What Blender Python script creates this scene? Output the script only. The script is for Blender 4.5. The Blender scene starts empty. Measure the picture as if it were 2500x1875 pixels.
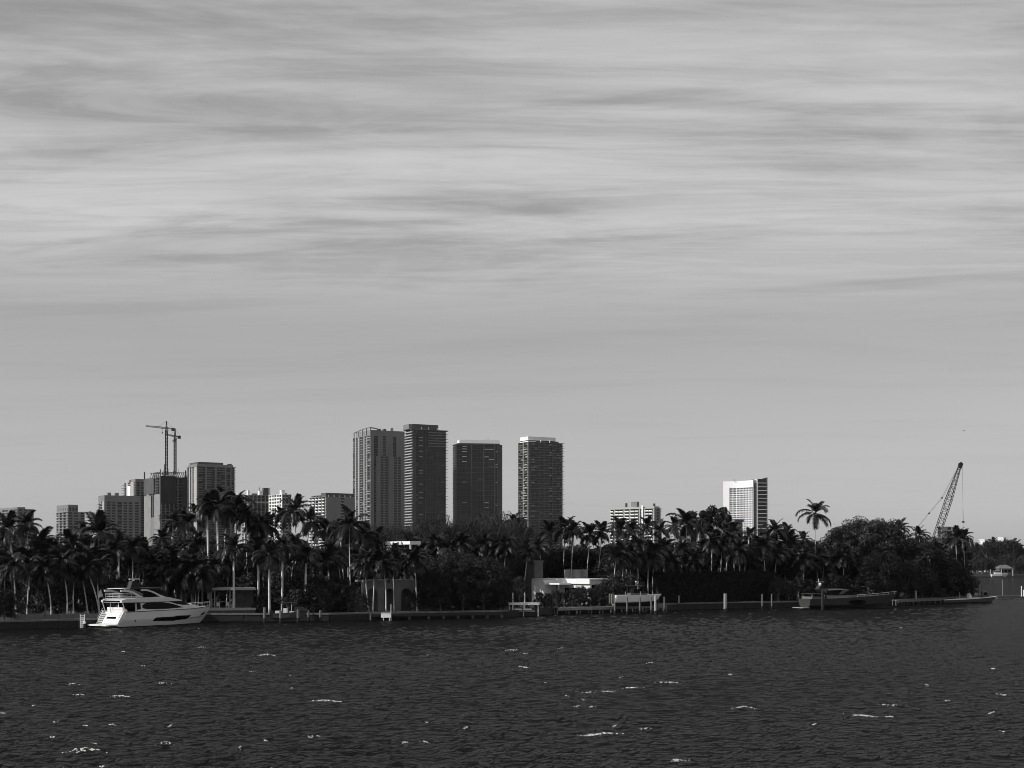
import bpy, math, random
import numpy as np
from mathutils import Vector, Matrix, Euler
R = math.radians
random.seed(7)
rng = np.random.default_rng(7)
sc = bpy.context.scene
col = sc.collection

# ------------------------------------------------------------------ camera, sky, sun, exposure
F, HOR, CU, CAMZ = 3600.0, 1370.0, 1250.0, 12.0     # focal length / horizon row / centre column in photo pixels, camera height
cam_d = bpy.data.cameras.new('camera'); cam = bpy.data.objects.new('camera', cam_d); col.objects.link(cam)
cam.location = (0, 0, CAMZ); cam.rotation_euler = (R(90), 0, 0)
cam_d.sensor_width = 36; cam_d.lens = 36 * F / 2500; cam_d.shift_y = (HOR - 937.5) / 2500
cam_d.clip_start = 1; cam_d.clip_end = 20000
sc.camera = cam

SUN_EL, SUN_H = R(33), Vector((-1, -0.36)).normalized()
sun_d = bpy.data.lights.new('sun', 'SUN'); sun = bpy.data.objects.new('sun', sun_d); col.objects.link(sun)
sun_d.energy = 4.2; sun_d.angle = R(0.5); sun_d.color = (1, 0.985, 0.97)
sd = Vector((SUN_H.x * math.cos(SUN_EL), SUN_H.y * math.cos(SUN_EL), math.sin(SUN_EL)))
sun.rotation_euler = sd.to_track_quat('Z', 'Y').to_euler()

SKY_STRENGTH = 0.10
w = bpy.data.worlds.new('World'); sc.world = w; w.use_nodes = True
N = w.node_tree.nodes; L = w.node_tree.links; N.clear()
def wn(t, **k):
    n = N.new(t)
    for a, b in k.items(): setattr(n, a, b)
    return n
def wm(op, a, b=None, c=None, clamp=False):
    n = wn('ShaderNodeMath', operation=op, use_clamp=clamp)
    for i, x in enumerate((a, b, c)):
        if x is None: continue
        if isinstance(x, (int, float)): n.inputs[i].default_value = x
        else: L.new(x, n.inputs[i])
    return n.outputs[0]
sky = wn('ShaderNodeTexSky', sky_type='NISHITA', sun_disc=False, sun_elevation=SUN_EL,
         sun_rotation=math.atan2(SUN_H.x, SUN_H.y), air_density=1.0, dust_density=1.2, ozone_density=1.0)
sep = wn('ShaderNodeSeparateColor'); L.new(sky.outputs[0], sep.inputs[0])
bw = wm('ADD', wm('MULTIPLY', sep.outputs[0], 0.62), wm('MULTIPLY', sep.outputs[1], 0.38))   # black and white film behind an orange filter
tc = wn('ShaderNodeTexCoord'); sx = wn('ShaderNodeSeparateXYZ'); L.new(tc.outputs['Generated'], sx.inputs[0])
zc = wm('ADD', wm('MAXIMUM', sx.outputs[2], 0.0), 0.02)
px = wm('DIVIDE', sx.outputs[0], zc); py = wm('DIVIDE', sx.outputs[1], zc)
def cloud_noise(sxx, syy, off, scale, detail, dist, rough=0.55):
    cb = wn('ShaderNodeCombineXYZ')
    L.new(wm('MULTIPLY', px, sxx), cb.inputs[0]); L.new(wm('ADD', wm('MULTIPLY', py, syy), wm('MULTIPLY', px, 0.16)), cb.inputs[1]); cb.inputs[2].default_value = off
    n = wn('ShaderNodeTexNoise'); n.inputs['Scale'].default_value = scale; n.inputs['Detail'].default_value = detail
    n.inputs['Roughness'].default_value = rough; n.inputs['Distortion'].default_value = dist
    L.new(cb.outputs[0], n.inputs['Vector']); return n.outputs['Fac']
def ramp(x, a, b):
    n = wn('ShaderNodeMapRange'); n.interpolation_type = 'SMOOTHSTEP'
    L.new(x, n.inputs[0]); n.inputs[1].default_value = a; n.inputs[2].default_value = b; return n.outputs[0]
c1 = ramp(cloud_noise(0.55, 1.25, 77.7, 1.0, 8, 0.9, 0.6), 0.36, 0.60)
c2 = ramp(cloud_noise(1.3, 5.6, 31.2, 1.0, 9, 1.5, 0.62), 0.38, 0.64)
c3 = ramp(cloud_noise(1.0, 3.4, 52.8, 1.0, 9, 1.0, 0.62), 0.42, 0.60)
dens = wm('ADD', wm('ADD', wm('MULTIPLY', c1, 0.72), 0.06), wm('ADD', wm('MULTIPLY', wm('MULTIPLY', c2, c1), 0.6), wm('MULTIPLY', c3, 0.42)))
# a thin high sheet: seen edge-on near the horizon it thickens into even haze, overhead it thins out
tau = wm('DIVIDE', wm('MULTIPLY', dens, 0.25), wm('ADD', wm('MAXIMUM', sx.outputs[2], 0.0), 0.05))
edge = ramp(sx.outputs[2], 0.145, 0.228)
alpha = wm('MULTIPLY', wm('SUBTRACT', 1.0, wm('POWER', 2.718, wm('MULTIPLY', tau, -1.0))), wm('ADD', wm('MULTIPLY', edge, 0.88), 0.12))
CLOUD = 6.8
base = wm('ADD', wm('MULTIPLY', wm('MINIMUM', bw, 4.6), 0.74), 1.5)
mixc = wm('ADD', wm('MULTIPLY', base, wm('SUBTRACT', 1.0, alpha)), wm('MULTIPLY', alpha, CLOUD))
cc = wn('ShaderNodeCombineColor')
for i in range(3): L.new(mixc, cc.inputs[i])
bg = wn('ShaderNodeBackground'); L.new(cc.outputs[0], bg.inputs[0]); bg.inputs[1].default_value = SKY_STRENGTH
ow = wn('ShaderNodeOutputWorld'); L.new(bg.outputs[0], ow.inputs[0])

sc.view_settings.view_transform = 'Standard'; sc.view_settings.look = 'None'
sc.view_settings.exposure = 0; sc.view_settings.gamma = 1
sc.render.engine = 'CYCLES'
sc.cycles.filter_width = 0.9; sc.cycles.max_bounces = 6; sc.cycles.diffuse_bounces = 2; sc.cycles.glossy_bounces = 3; sc.cycles.transmission_bounces = 2; sc.cycles.volume_bounces = 0
sc.cycles.use_denoising = True; sc.cycles.denoiser = 'OPENIMAGEDENOISE'; sc.cycles.denoising_input_passes = 'RGB_ALBEDO_NORMAL'; sc.cycles.denoising_prefilter = 'ACCURATE'

# ------------------------------------------------------------------ helpers
def P(u, v, Y): return Vector(((u - CU) / F * Y, Y, CAMZ - (v - HOR) / F * Y))
def XU(u, Y): return (u - CU) / F * Y
def ZV(v, Y): return CAMZ - (v - HOR) / F * Y
def YW(v): return CAMZ * F / (v - HOR)              # depth of a point on the water

MATS = {}
def mat(name, v, rough=0.7, var=0.25, scale=0.6, spec=0.3, metal=0.0, stretch=(1, 1, 1), bump=0.0, detail=5):
    if name in MATS: return MATS[name]
    m = bpy.data.materials.new(name); m.use_nodes = True
    n = m.node_tree.nodes; l = m.node_tree.links
    b = n['Principled BSDF']; b.inputs['Roughness'].default_value = rough
    b.inputs['Specular IOR Level'].default_value = spec; b.inputs['Metallic'].default_value = metal
    t = n.new('ShaderNodeTexCoord'); mp = n.new('ShaderNodeMapping'); mp.inputs['Scale'].default_value = stretch
    l.new(t.outputs['Object'], mp.inputs[0])
    no = n.new('ShaderNodeTexNoise'); no.inputs['Scale'].default_value = scale; no.inputs['Detail'].default_value = detail; no.inputs['Roughness'].default_value = 0.62
    l.new(mp.outputs[0], no.inputs['Vector'])
    r = n.new('ShaderNodeMapRange'); l.new(no.outputs['Fac'], r.inputs[0])
    r.inputs[1].default_value = 0.25; r.inputs[2].default_value = 0.75
    r.inputs[3].default_value = v * (1 - var); r.inputs[4].default_value = v * (1 + var)
    c = n.new('ShaderNodeCombineColor')
    for i in range(3): l.new(r.outputs[0], c.inputs[i])
    l.new(c.outputs[0], b.inputs['Base Color'])
    if bump:
        bp = n.new('ShaderNodeBump'); bp.inputs['Strength'].default_value = bump; bp.inputs['Distance'].default_value = 0.05
        l.new(no.outputs['Fac'], bp.inputs['Height']); l.new(bp.outputs[0], b.inputs['Normal'])
    MATS[name] = m; return m
def leafmat(name, v, var=0.5, rough=0.45, spec=0.35):
    m = bpy.data.materials.new(name); m.use_nodes = True
    n = m.node_tree.nodes; l = m.node_tree.links; b = n['Principled BSDF']
    b.inputs['Roughness'].default_value = rough; b.inputs['Specular IOR Level'].default_value = spec
    g = n.new('ShaderNodeNewGeometry'); oi = n.new('ShaderNodeObjectInfo')
    r = n.new('ShaderNodeMapRange'); l.new(g.outputs['Random Per Island'], r.inputs[0])
    r.inputs[3].default_value = v * (1 - var); r.inputs[4].default_value = v * (1 + var)
    r2 = n.new('ShaderNodeMapRange'); l.new(oi.outputs['Random'], r2.inputs[0]); r2.inputs[3].default_value = 0.65; r2.inputs[4].default_value = 1.35
    mu = n.new('ShaderNodeMath'); mu.operation = 'MULTIPLY'; l.new(r.outputs[0], mu.inputs[0]); l.new(r2.outputs[0], mu.inputs[1])
    c = n.new('ShaderNodeCombineColor')
    for i in range(3): l.new(mu.outputs[0], c.inputs[i])
    l.new(c.outputs[0], b.inputs['Base Color'])
    return m

M_white = mat('white_paint', 0.78, 0.5, 0.06, 0.4)
M_stucco = mat('white_stucco', 0.72, 0.8, 0.08, 0.3)
M_gel = mat('gelcoat', 0.62, 0.22, 0.04, 0.3, 0.5)
M_gelgrey = mat('grey_gelcoat', 0.09, 0.22, 0.08, 0.3, 0.5)
M_glassdark = mat('dark_glass', 0.004, 0.12, 0.3, 0.3, 0.06)
M_black = mat('black_rubber', 0.012, 0.6, 0.3, 1.0)
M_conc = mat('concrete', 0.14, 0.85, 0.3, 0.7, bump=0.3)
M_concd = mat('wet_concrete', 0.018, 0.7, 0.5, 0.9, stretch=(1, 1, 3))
M_wood = mat('weathered_wood', 0.13, 0.8, 0.4, 2.0, stretch=(3, 3, 0.5), bump=0.3)
M_woodl = mat('pale_piling_wood', 0.34, 0.8, 0.35, 2.0, stretch=(3, 3, 0.4), bump=0.3)
M_deckw = mat('dock_planks', 0.24, 0.8, 0.35, 1.2)
M_alu = mat('aluminium', 0.55, 0.35, 0.1, 1.0, 0.5)
M_steel = mat('dark_steel', 0.025, 0.5, 0.3, 0.5)
M_steell = mat('grey_steel', 0.14, 0.5, 0.3, 0.5)
M_fabric = mat('canvas', 0.03, 0.8, 0.3, 1.0)
M_trunk = mat('palm_bark', 0.5, 0.8, 0.35, 1.5, stretch=(1, 1, 2.5), bump=0.4)
M_royal = mat('royal_palm_bark', 0.62, 0.7, 0.25, 1.0, stretch=(1, 1, 2))
M_bark = mat('tree_bark', 0.12, 0.85, 0.4, 1.5, bump=0.5)
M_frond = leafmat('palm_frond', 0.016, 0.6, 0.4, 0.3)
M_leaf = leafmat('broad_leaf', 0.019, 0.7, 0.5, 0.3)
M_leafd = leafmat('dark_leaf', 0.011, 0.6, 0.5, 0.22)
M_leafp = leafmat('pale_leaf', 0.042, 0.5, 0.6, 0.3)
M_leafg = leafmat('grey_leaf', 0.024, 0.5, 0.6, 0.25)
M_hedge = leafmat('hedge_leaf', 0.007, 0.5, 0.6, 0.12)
M_soil = mat('grass_ground', 0.03, 0.95, 0.5, 0.2)
M_foam = mat('foam', 0.85, 0.9, 0.1, 3.0)
# far buildings
M_tgl = mat('tower_glass', 0.022, 0.25, 0.5, 0.05, 0.4)
M_tgm = mat('tower_glass_mid', 0.07, 0.4, 0.3, 0.05, 0.4)
M_tgc = mat('curtained_glass', 0.16, 0.6, 0.3, 0.05)
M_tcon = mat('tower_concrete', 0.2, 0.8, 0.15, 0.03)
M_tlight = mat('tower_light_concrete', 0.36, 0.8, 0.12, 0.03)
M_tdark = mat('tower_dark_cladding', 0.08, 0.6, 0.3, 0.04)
M_twhite = mat('tower_white', 0.80, 0.7, 0.04, 0.03)
M_tpanel = mat('pale_wall_panel', 0.24, 0.8, 0.15, 0.1)
M_tnet = mat('construction_netting', 0.022, 0.9, 0.4, 0.08)

class MB:
    def __init__(s): s.v = []; s.f = []; s.m = []
    def add(s, vs, fs, mi=0):
        o = len(s.v); s.v += [tuple(p) for p in vs]
        for f in fs: s.f.append(tuple(i + o for i in f)); s.m.append(mi)
    def box(s, x0, x1, y0, y1, z0, z1, mi=0):
        s.add([(x0,y0,z0),(x1,y0,z0),(x1,y1,z0),(x0,y1,z0),(x0,y0,z1),(x1,y0,z1),(x1,y1,z1),(x0,y1,z1)],
              [(0,3,2,1),(4,5,6,7),(0,1,5,4),(1,2,6,5),(2,3,7,6),(3,0,4,7)], mi)
    def quad(s, a, b, c, d, mi=0): s.add([a, b, c, d], [(0,1,2,3)], mi)
    def tube(s, pts, rad, n=6, mi=0, cap=True):
        pts = [Vector(p) for p in pts]
        if not hasattr(rad, '__len__'): rad = [rad] * len(pts)
        rings = []
        for i, p in enumerate(pts):
            d = (pts[min(i+1, len(pts)-1)] - pts[max(i-1, 0)]).normalized()
            a = d.orthogonal() if abs(d.z) < 0.9 else Vector((1,0,0)).cross(d).cross(d)
            a = (Vector((0,0,1)).cross(d) if abs(d.z) < 0.95 else Vector((1,0,0)) - d * d.x).normalized(); b = d.cross(a)
            rings.append([p + (a * math.cos(2*math.pi*k/n) + b * math.sin(2*math.pi*k/n)) * rad[i] for k in range(n)])
        vs = [q for r in rings for q in r]; fs = []
        for i in range(len(pts) - 1):
            for k in range(n): fs.append((i*n+k, i*n+(k+1)%n, (i+1)*n+(k+1)%n, (i+1)*n+k))
        if cap: fs.append(tuple(range(n-1, -1, -1))); fs.append(tuple(range((len(pts)-1)*n, len(pts)*n)))
        s.add(vs, fs, mi)
    def bar(s, a, b, r, n=4, mi=0): s.tube([a, b], r, n, mi)
    def prism(s, poly, z0, z1, mi=0):
        n = len(poly)
        s.add([(x,y,z0) for x,y in poly] + [(x,y,z1) for x,y in poly],
              [tuple(range(n-1,-1,-1)), tuple(range(n,2*n))] + [(i,(i+1)%n,n+(i+1)%n,n+i) for i in range(n)], mi)
    def side(s, poly, y0, y1, mi=0):            # poly in x,z extruded along y; y0,y1 may be functions of (x,z)
        f0 = y0 if callable(y0) else (lambda x, z: y0); f1 = y1 if callable(y1) else (lambda x, z: y1)
        n = len(poly)
        s.add([(x,f0(x,z),z) for x,z in poly] + [(x,f1(x,z),z) for x,z in poly],
              [tuple(range(n)), tuple(range(2*n-1,n-1,-1))] + [(i,n+i,n+(i+1)%n,(i+1)%n) for i in range(n)], mi)
    def mesh(s, name, mats):
        me = bpy.data.meshes.new(name); me.from_pydata(s.v, [], s.f)
        for m in (mats if isinstance(mats, (list, tuple)) else [mats]): me.materials.append(m)
        if any(s.m): me.polygons.foreach_set('material_index', s.m)
        me.update(); return me
    def build(s, name, mats, parent=None, smooth=False, kind=None):
        me = s.mesh(name, mats)
        if smooth: me.polygons.foreach_set('use_smooth', [True]*len(me.polygons))
        return link(name, me, parent, kind=kind)
def link(name, me, parent=None, loc=None, rot=None, scale=None, kind=None):
    o = bpy.data.objects.new(name, me); col.objects.link(o); o.parent = parent
    if loc is not None: o.location = loc
    if rot is not None: o.rotation_euler = rot
    if scale is not None: o.scale = scale
    if kind: o['kind'] = kind
    return o
def tag(o, label, cat, group=None):
    o['label'] = label; o['category'] = cat
    if group: o['group'] = group
    return o
def thing(name, label, cat, loc=(0,0,0), rz=0.0, group=None):
    o = bpy.data.objects.new(name, None); col.objects.link(o); o.location = loc; o.rotation_euler = (0,0,rz)
    o.empty_display_size = 0.5
    return tag(o, label, cat, group)

# ------------------------------------------------------------------ water
def make_water():
    wr = np.random.default_rng(3)
    comps = []
    for i in range(70):
        lam = 0.8 * (3.0 / 0.8) ** wr.random()
        th = math.pi/2 - 0.06 + wr.normal(0, 0.45)
        k = 2*math.pi/lam
        slope = 0.052 * (1.0 if lam < 1.9 else 0.6)
        comps.append((k*math.cos(th), k*math.sin(th), slope/k, wr.random()*6.28, lam))
    def height(x, y, minlam=0.0):
        h = np.zeros_like(x)
        for kx, ky, a, ph, lam in comps:
            if lam < minlam: continue
            h += a * np.sin(kx*x + ky*y + ph)
        gust = 0.85 + 0.35*np.sin(x*0.021+y*0.047+1.0)*np.sin(x*0.043-y*0.031+2.0)
        return (h + 1.2*np.maximum(h, 0)**2) * gust
    xs = np.arange(-135, 190.01, 0.5)
    ys = [60.0]
    while ys[-1] < 520: ys.append(ys[-1] + 0.28 + 0.0019*(ys[-1]-60))
    ys = np.array(ys)
    X, Y = np.meshgrid(xs, ys)
    Z = height(X, Y)
    fade = np.minimum(1, np.minimum(np.minimum(X-xs[0], xs[-1]-X)/8, np.minimum(Y-ys[0], ys[-1]-Y)/8))
    Z *= fade
    nx, ny = len(xs), len(ys)
    co = np.stack([X, Y, Z], -1).reshape(-1, 3)
    idx = np.arange(nx*ny).reshape(ny, nx)
    q = np.stack([idx[:-1,:-1], idx[:-1,1:], idx[1:,1:], idx[1:,:-1]], -1).reshape(-1, 4)
    # flat sheet round the wave field out to the horizon
    x0, x1, y0, y1 = xs[0], xs[-1], ys[0], ys[-1]; B = 5000
    extra = np.array([(-B,-B,0),(B,-B,0),(B,B,0),(-B,B,0)])
    n0 = nx*ny
    co = np.vstack([co, extra])
    bl, br, tr, tl = idx[0,0], idx[0,-1], idx[-1,-1], idx[-1,0]
    ring = np.array([(n0,n0+1,br,bl),(n0+1,n0+2,tr,br),(n0+2,n0+3,tl,tr),(n0+3,n0,bl,tl)])
    q = np.vstack([q, ring])
    me = bpy.data.meshes.new('water')
    me.vertices.add(len(co)); me.vertices.foreach_set('co', co.ravel())
    me.loops.add(q.size); me.loops.foreach_set('vertex_index', q.ravel().astype(np.int32))
    me.polygons.add(len(q)); me.polygons.foreach_set('loop_start', np.arange(0, q.size, 4, dtype=np.int32))
    me.polygons.foreach_set('use_smooth', np.ones(len(q), bool))
    me.update(calc_edges=True); me.validate()
    m = bpy.data.materials.new('bay_water'); m.use_nodes = True
    n = m.node_tree.nodes; l = m.node_tree.links; b = n['Principled BSDF']
    n.remove(b); out = n['Material Output']
    df = n.new('ShaderNodeBsdfDiffuse'); df.inputs[0].default_value = (0.006,)*3 + (1,)          # murky water body
    gl = n.new('ShaderNodeBsdfAnisotropic'); gl.inputs['Color'].default_value = (0.39,)*3 + (1,); gl.inputs['Roughness'].default_value = 0.08   # surface sheen cut by a polarising filter
    fr_ = n.new('ShaderNodeFresnel'); fr_.inputs['IOR'].default_value = 1.33; mx = n.new('ShaderNodeMixShader')
    l.new(fr_.outputs[0], mx.inputs[0]); l.new(df.outputs[0], mx.inputs[1]); l.new(gl.outputs[0], mx.inputs[2]); l.new(mx.outputs[0], out.inputs['Surface'])
    t = n.new('ShaderNodeTexCoord')
    mp = n.new('ShaderNodeMapping'); mp.inputs['Rotation'].default_value = (0,0,0.04); mp.inputs['Scale'].default_value = (0.7,1.8,1)
    l.new(t.outputs['Object'], mp.inputs[0])
    no = n.new('ShaderNodeTexNoise'); no.inputs['Scale'].default_value = 1.6; no.inputs['Detail'].default_value = 4; no.inputs['Roughness'].default_value = 0.6
    l.new(mp.outputs[0], no.inputs['Vector'])
    bp = n.new('ShaderNodeBump'); bp.inputs['Strength'].default_value = 1.0; bp.inputs['Distance'].default_value = 0.34
    l.new(no.outputs['Fac'], bp.inputs['Height'])
    for nd in (df, gl, fr_): l.new(bp.outputs[0], nd.inputs['Normal'])
    me.materials.append(m)
    o = link('water', me, kind='structure')
    # white caps: flecks of foam on the crests
    mb = MB(); fr = random.Random(11)
    caps = [(u, v, ln) for u, v, ln in [(1462,1802,1.7),(1483,1690,1.0),(1437,1691,0.7),(215,1838,1.3),(190,1700,0.7),(300,1699,1.2),(656,1601,1.4),(1246,1590,1.1),(795,1714,1.6),(1630,1668,1.1),(2120,1755,1.4),(1808,1729,1.0),(1548,1683,1.0)]]
    for _ in range(62):
        v = 1535 + 340 * fr.random()**0.75
        caps.append((fr.uniform(-60, 2560), v, fr.choice([0.2,0.25,0.3,0.35,0.4,0.6])))
    for u, v, ln in caps:
        Y = YW(v); X = XU(u, Y)
        # move to the nearest crest along Y
        yy = np.linspace(Y-1.6, Y+1.6, 33); hh = height(np.full_like(yy, X), yy); j = int(hh.argmax()); Y = float(yy[j])
        nfl = max(5, int(ln * 34))
        for _k in range(nfl):
            a = fr.gauss(0, 0.42) * ln; bb = fr.gauss(0, 0.09) * (1 + ln*0.3) + a * fr.uniform(-0.05, 0.05)
            x, y = X + a, Y + bb - 0.1
            z = float(height(np.array([x]), np.array([y]))[0]) + fr.uniform(0.02, 0.07)
            r = fr.uniform(0.02, 0.05) * (0.7 + 0.3*ln)
            k = 5; ph = fr.random()*6
            vs = [(x + r*1.5*math.cos(ph+i*6.283/k)*fr.uniform(.6,1.2), y + r*math.sin(ph+i*6.283/k)*fr.uniform(.6,1.2), z + fr.uniform(-.02,.02)) for i in range(k)]
            vs.append((x, y, z + r*0.9))
            mb.add(vs, [(i, (i+1) % k, k) for i in range(k)])
    f = mb.build('foam_flecks', M_foam, kind='stuff'); tag(f, 'white foam flecks breaking on the wave crests of the bay', 'foam')
    return height
make_water()

# ------------------------------------------------------------------ land
SHORE = [(-300,215),(-120,250),(-90,258),(-78.5,265.5),(-60.3,293.5),(-36.5,295),(-21,304),(-0.9,314),(11,333.5),(26,345),(40,362),(64,378),(81,388),(103,401),(123,424),(139,440)]
ISLAND = SHORE + [(152,470),(150,560),(100,640),(-300,640)]
GZ = 1.45
mb = MB(); mb.prism(ISLAND, -1.5, GZ); mb.build('island_ground', M_soil, kind='structure')
MAIN = [(-2500,1650),(-900,1500),(100,1420),(300,1180),(380,1140),(900,1120),(3500,1200),(4500,4500),(-4500,4500)]
mb = MB(); mb.prism(MAIN, -1.5, 1.8); mb.build('mainland_ground', M_soil, kind='structure')

def shoreY(X):
    for (x0,y0),(x1,y1) in zip(SHORE, SHORE[1:]):
        if x0 <= X <= x1: return y0 + (y1-y0)*(X-x0)/(x1-x0)
    return 440
def seawall(pts, label, top=GZ+0.18, capw=0.7, m_cap=None, m_wall=None):
    t = thing('seawall', label, 'wall', (pts[0][0], pts[0][1], 0))
    mc = m_cap or M_conc; mw = m_wall or M_concd
    ox, oy = pts[0]
    for (x0,y0),(x1,y1) in zip(pts, pts[1:]):
        d = Vector((x1-x0, y1-y0)); ln = d.length; d.normalize(); n = Vector((d.y, -d.x))
        npan = max(1, round(ln / 3.2))
        for i in range(npan):
            a, b = ln*i/npan + 0.03, ln*(i+1)/npan - 0.03
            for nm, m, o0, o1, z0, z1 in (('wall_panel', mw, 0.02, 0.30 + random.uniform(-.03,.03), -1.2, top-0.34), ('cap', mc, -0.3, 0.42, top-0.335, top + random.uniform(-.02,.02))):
                q = MB(); pl = [Vector((x0-ox,y0-oy)) + d*aa + n*oo for aa, oo in ((a,o0),(b,o0),(b,o1),(a,o1))]
                q.prism([(p.x,p.y) for p in reversed(pl)], z0, z1); q.build(nm, m, t)
    return t
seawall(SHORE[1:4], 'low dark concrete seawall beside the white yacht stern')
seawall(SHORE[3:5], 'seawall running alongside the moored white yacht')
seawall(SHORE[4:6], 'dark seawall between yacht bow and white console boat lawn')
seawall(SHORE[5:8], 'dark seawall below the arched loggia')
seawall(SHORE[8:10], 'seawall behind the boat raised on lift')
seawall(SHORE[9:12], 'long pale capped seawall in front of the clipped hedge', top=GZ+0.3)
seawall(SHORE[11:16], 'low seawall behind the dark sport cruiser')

# ------------------------------------------------------------------ the far city
MG = 1.8
def frame(name, label, uc, ul, ur, Y, a, cat='building'):
    """Empty at the near corner: local x runs along the front to photo column ur, local y along the left flank to ul"""
    a = R(a); Xc = XU(uc, Y); tr = (ur-CU)/F; tl = (ul-CU)/F
    wd = (tr*Y - Xc) / (math.cos(a) - tr*math.sin(a))
    den = math.sin(a) + tl*math.cos(a)
    dp = (Xc - tl*Y) / den if abs(den) > 0.05 else 25
    t = thing(name, label, cat, (Xc, Y, MG), a)
    return t, wd, dp
def fmap(face, wd):
    if face == 'front': return lambda a, o, z: (a, -o, z)
    if face == 'left':  return lambda a, o, z: (-o, a, z)
    return lambda a, o, z: (wd + o, a, z)          # right flank
def fbox(mb, fm, a0, a1, o0, o1, z0, z1, mi=0):
    p, q = fm(a0, o0, z0), fm(a1, o1, z1)
    mb.box(min(p[0],q[0]), max(p[0],q[0]), min(p[1],q[1]), max(p[1],q[1]), z0, z1, mi)
def facade(t, face, wd, length, z0, nfl, fh, bays, rnd, m_wall=M_tcon, m_rail=M_tgm, glass=(M_tgl, M_tgl, M_tgm, M_tgc), gw=(6,3,2,1), proud=0.5, rail_p=0.5, m_strip=None):
    """bays: list of (relative width, type): G glass, W punched window, S solid strip, B balcony"""
    fm = fmap(face, wd); tot = sum(b[0] for b in bays); a = 0
    win = MB(); sp = MB(); rail = MB()
    for wrel, ty in bays:
        a0, a1 = a, a + length*wrel/tot; a = a1
        if ty == 'S':
            q = MB(); fbox(q, fm, a0+0.02, a1-0.02, -0.45, proud, z0, z0+nfl*fh); q.build('wall_strip', m_strip or m_wall, t); continue
        for i in range(nfl):
            z = z0 + i*fh; mi = rnd.choices(range(len(glass)), gw)[0]
            zz0 = z + (0.95 if ty == 'W' else 0.2); zz1 = z + fh - (0.5 if ty == 'W' else 0.25)
            m = 0.3 if ty == 'W' else 0.12
            n_sub = max(1, round((a1-a0)/4.2))
            for k in range(n_sub):
                b0 = a0 + (a1-a0)*k/n_sub; b1 = a0 + (a1-a0)*(k+1)/n_sub
                if rnd.random() < 0.35: mi = rnd.choices(range(len(glass)), gw)[0]
                win.quad(fm(b0+m,-0.42,zz0), fm(b1-m,-0.42,zz0), fm(b1-m,-0.42,zz1), fm(b0+m,-0.42,zz1), mi)
            if ty == 'W':
                fbox(sp, fm, a0+0.03, a1-0.03, -0.44, 0.12, z+0.02, z+0.95)
            if ty == 'B' and rnd.random() < rail_p:
                fbox(rail, fm, a0+0.3, a1-0.3, proud+0.62, proud+0.72, z+0.4, z+1.35)
    if win.f: win.build('window_panes', list(glass), t, kind='stuff')
    if sp.f: sp.build('spandrel_panels', m_wall, t, kind='stuff')
    if rail.f: rail.build('balcony_rails', m_rail, t, kind='stuff')
def body(t, wd, dp, z1, m=M_tdark, name='core', x0=0.45, y0=0.45, z0=0):
    q = MB(); q.box(x0, wd-0.45, y0, dp, z0, z1); q.build(name, m, t)
def slabs(t, wd, dp, nfl, fh, z0, over, m, th=0.35, left=None, right=None, skip=lambda i: False, front=None):
    l = over if left is None else left; r = over if right is None else right; f = over if front is None else front
    q = MB(); q.box(-l, wd+r, -f, dp, 0, th); me = q.mesh('floor_slab', m)
    for i in range(nfl+1):
        if not skip(i): link('floor_slab', me, t, (0,0,z0+i*fh - th*0.5))
def roofbox(t, x0, x1, y0, y1, z0, z1, m, name='penthouse'):
    q = MB(); q.box(x0, x1, y0, y1, z0, z1); return q.build(name, m, t)
def bracket(t, x, y, z, m=M_twhite, r=2.0, name='roof_bracket'):
    q = MB(); pts = [(x + r*(1-math.cos(k*math.pi/10)), y, z + r*1.5*math.sin(k*math.pi/10)) for k in range(6)]
    q.tube([(p[0]-0.3*k, p[1], p[2]) for k, p in enumerate(pts)], [0.55]*5+[0.4], 5); q.build(name, m, t)
def hz(v, Y): return ZV(v, Y) - MG

def tower_east():       # rightmost of the tall trio
    Y = 1900; t, wd, dp = frame('apartment_tower', 'slender balcony tower with a white penthouse box, standing alone right of the dark flat tower', 1290, 1265, 1374, Y, 30)
    H = hz(1079, Y); fh = 3.32; n = int(H/fh); z0 = H - n*fh; rn = random.Random(1)
    body(t, wd, dp, H-0.2)
    slabs(t, wd, dp, n, fh, z0, 1.0, M_tcon, 0.42, left=0.7, right=1.9)
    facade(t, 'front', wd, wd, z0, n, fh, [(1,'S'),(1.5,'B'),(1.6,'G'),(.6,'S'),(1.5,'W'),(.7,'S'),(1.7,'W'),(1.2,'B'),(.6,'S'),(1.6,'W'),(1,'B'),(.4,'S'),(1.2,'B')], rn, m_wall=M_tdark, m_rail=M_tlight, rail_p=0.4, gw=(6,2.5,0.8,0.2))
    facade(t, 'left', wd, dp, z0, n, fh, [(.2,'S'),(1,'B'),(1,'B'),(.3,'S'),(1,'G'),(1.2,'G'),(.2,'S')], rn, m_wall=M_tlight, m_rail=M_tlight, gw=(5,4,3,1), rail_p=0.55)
    zt = H
    roofbox(t, 2, wd-4, 4, dp-2, zt, zt+2.6, M_tdark, 'setback_storey')
    roofbox(t, 1.2, wd*0.82, 2.5, dp-3, zt+2.7, hz(1065,Y), M_twhite)
    roofbox(t, -0.4, wd*0.22, -0.2, dp-6, zt+0.3, zt+1.3, M_twhite, 'parapet')
    for x in (wd*0.36, wd*0.62): bracket(t, x, -0.2, zt+0.2)
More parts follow.
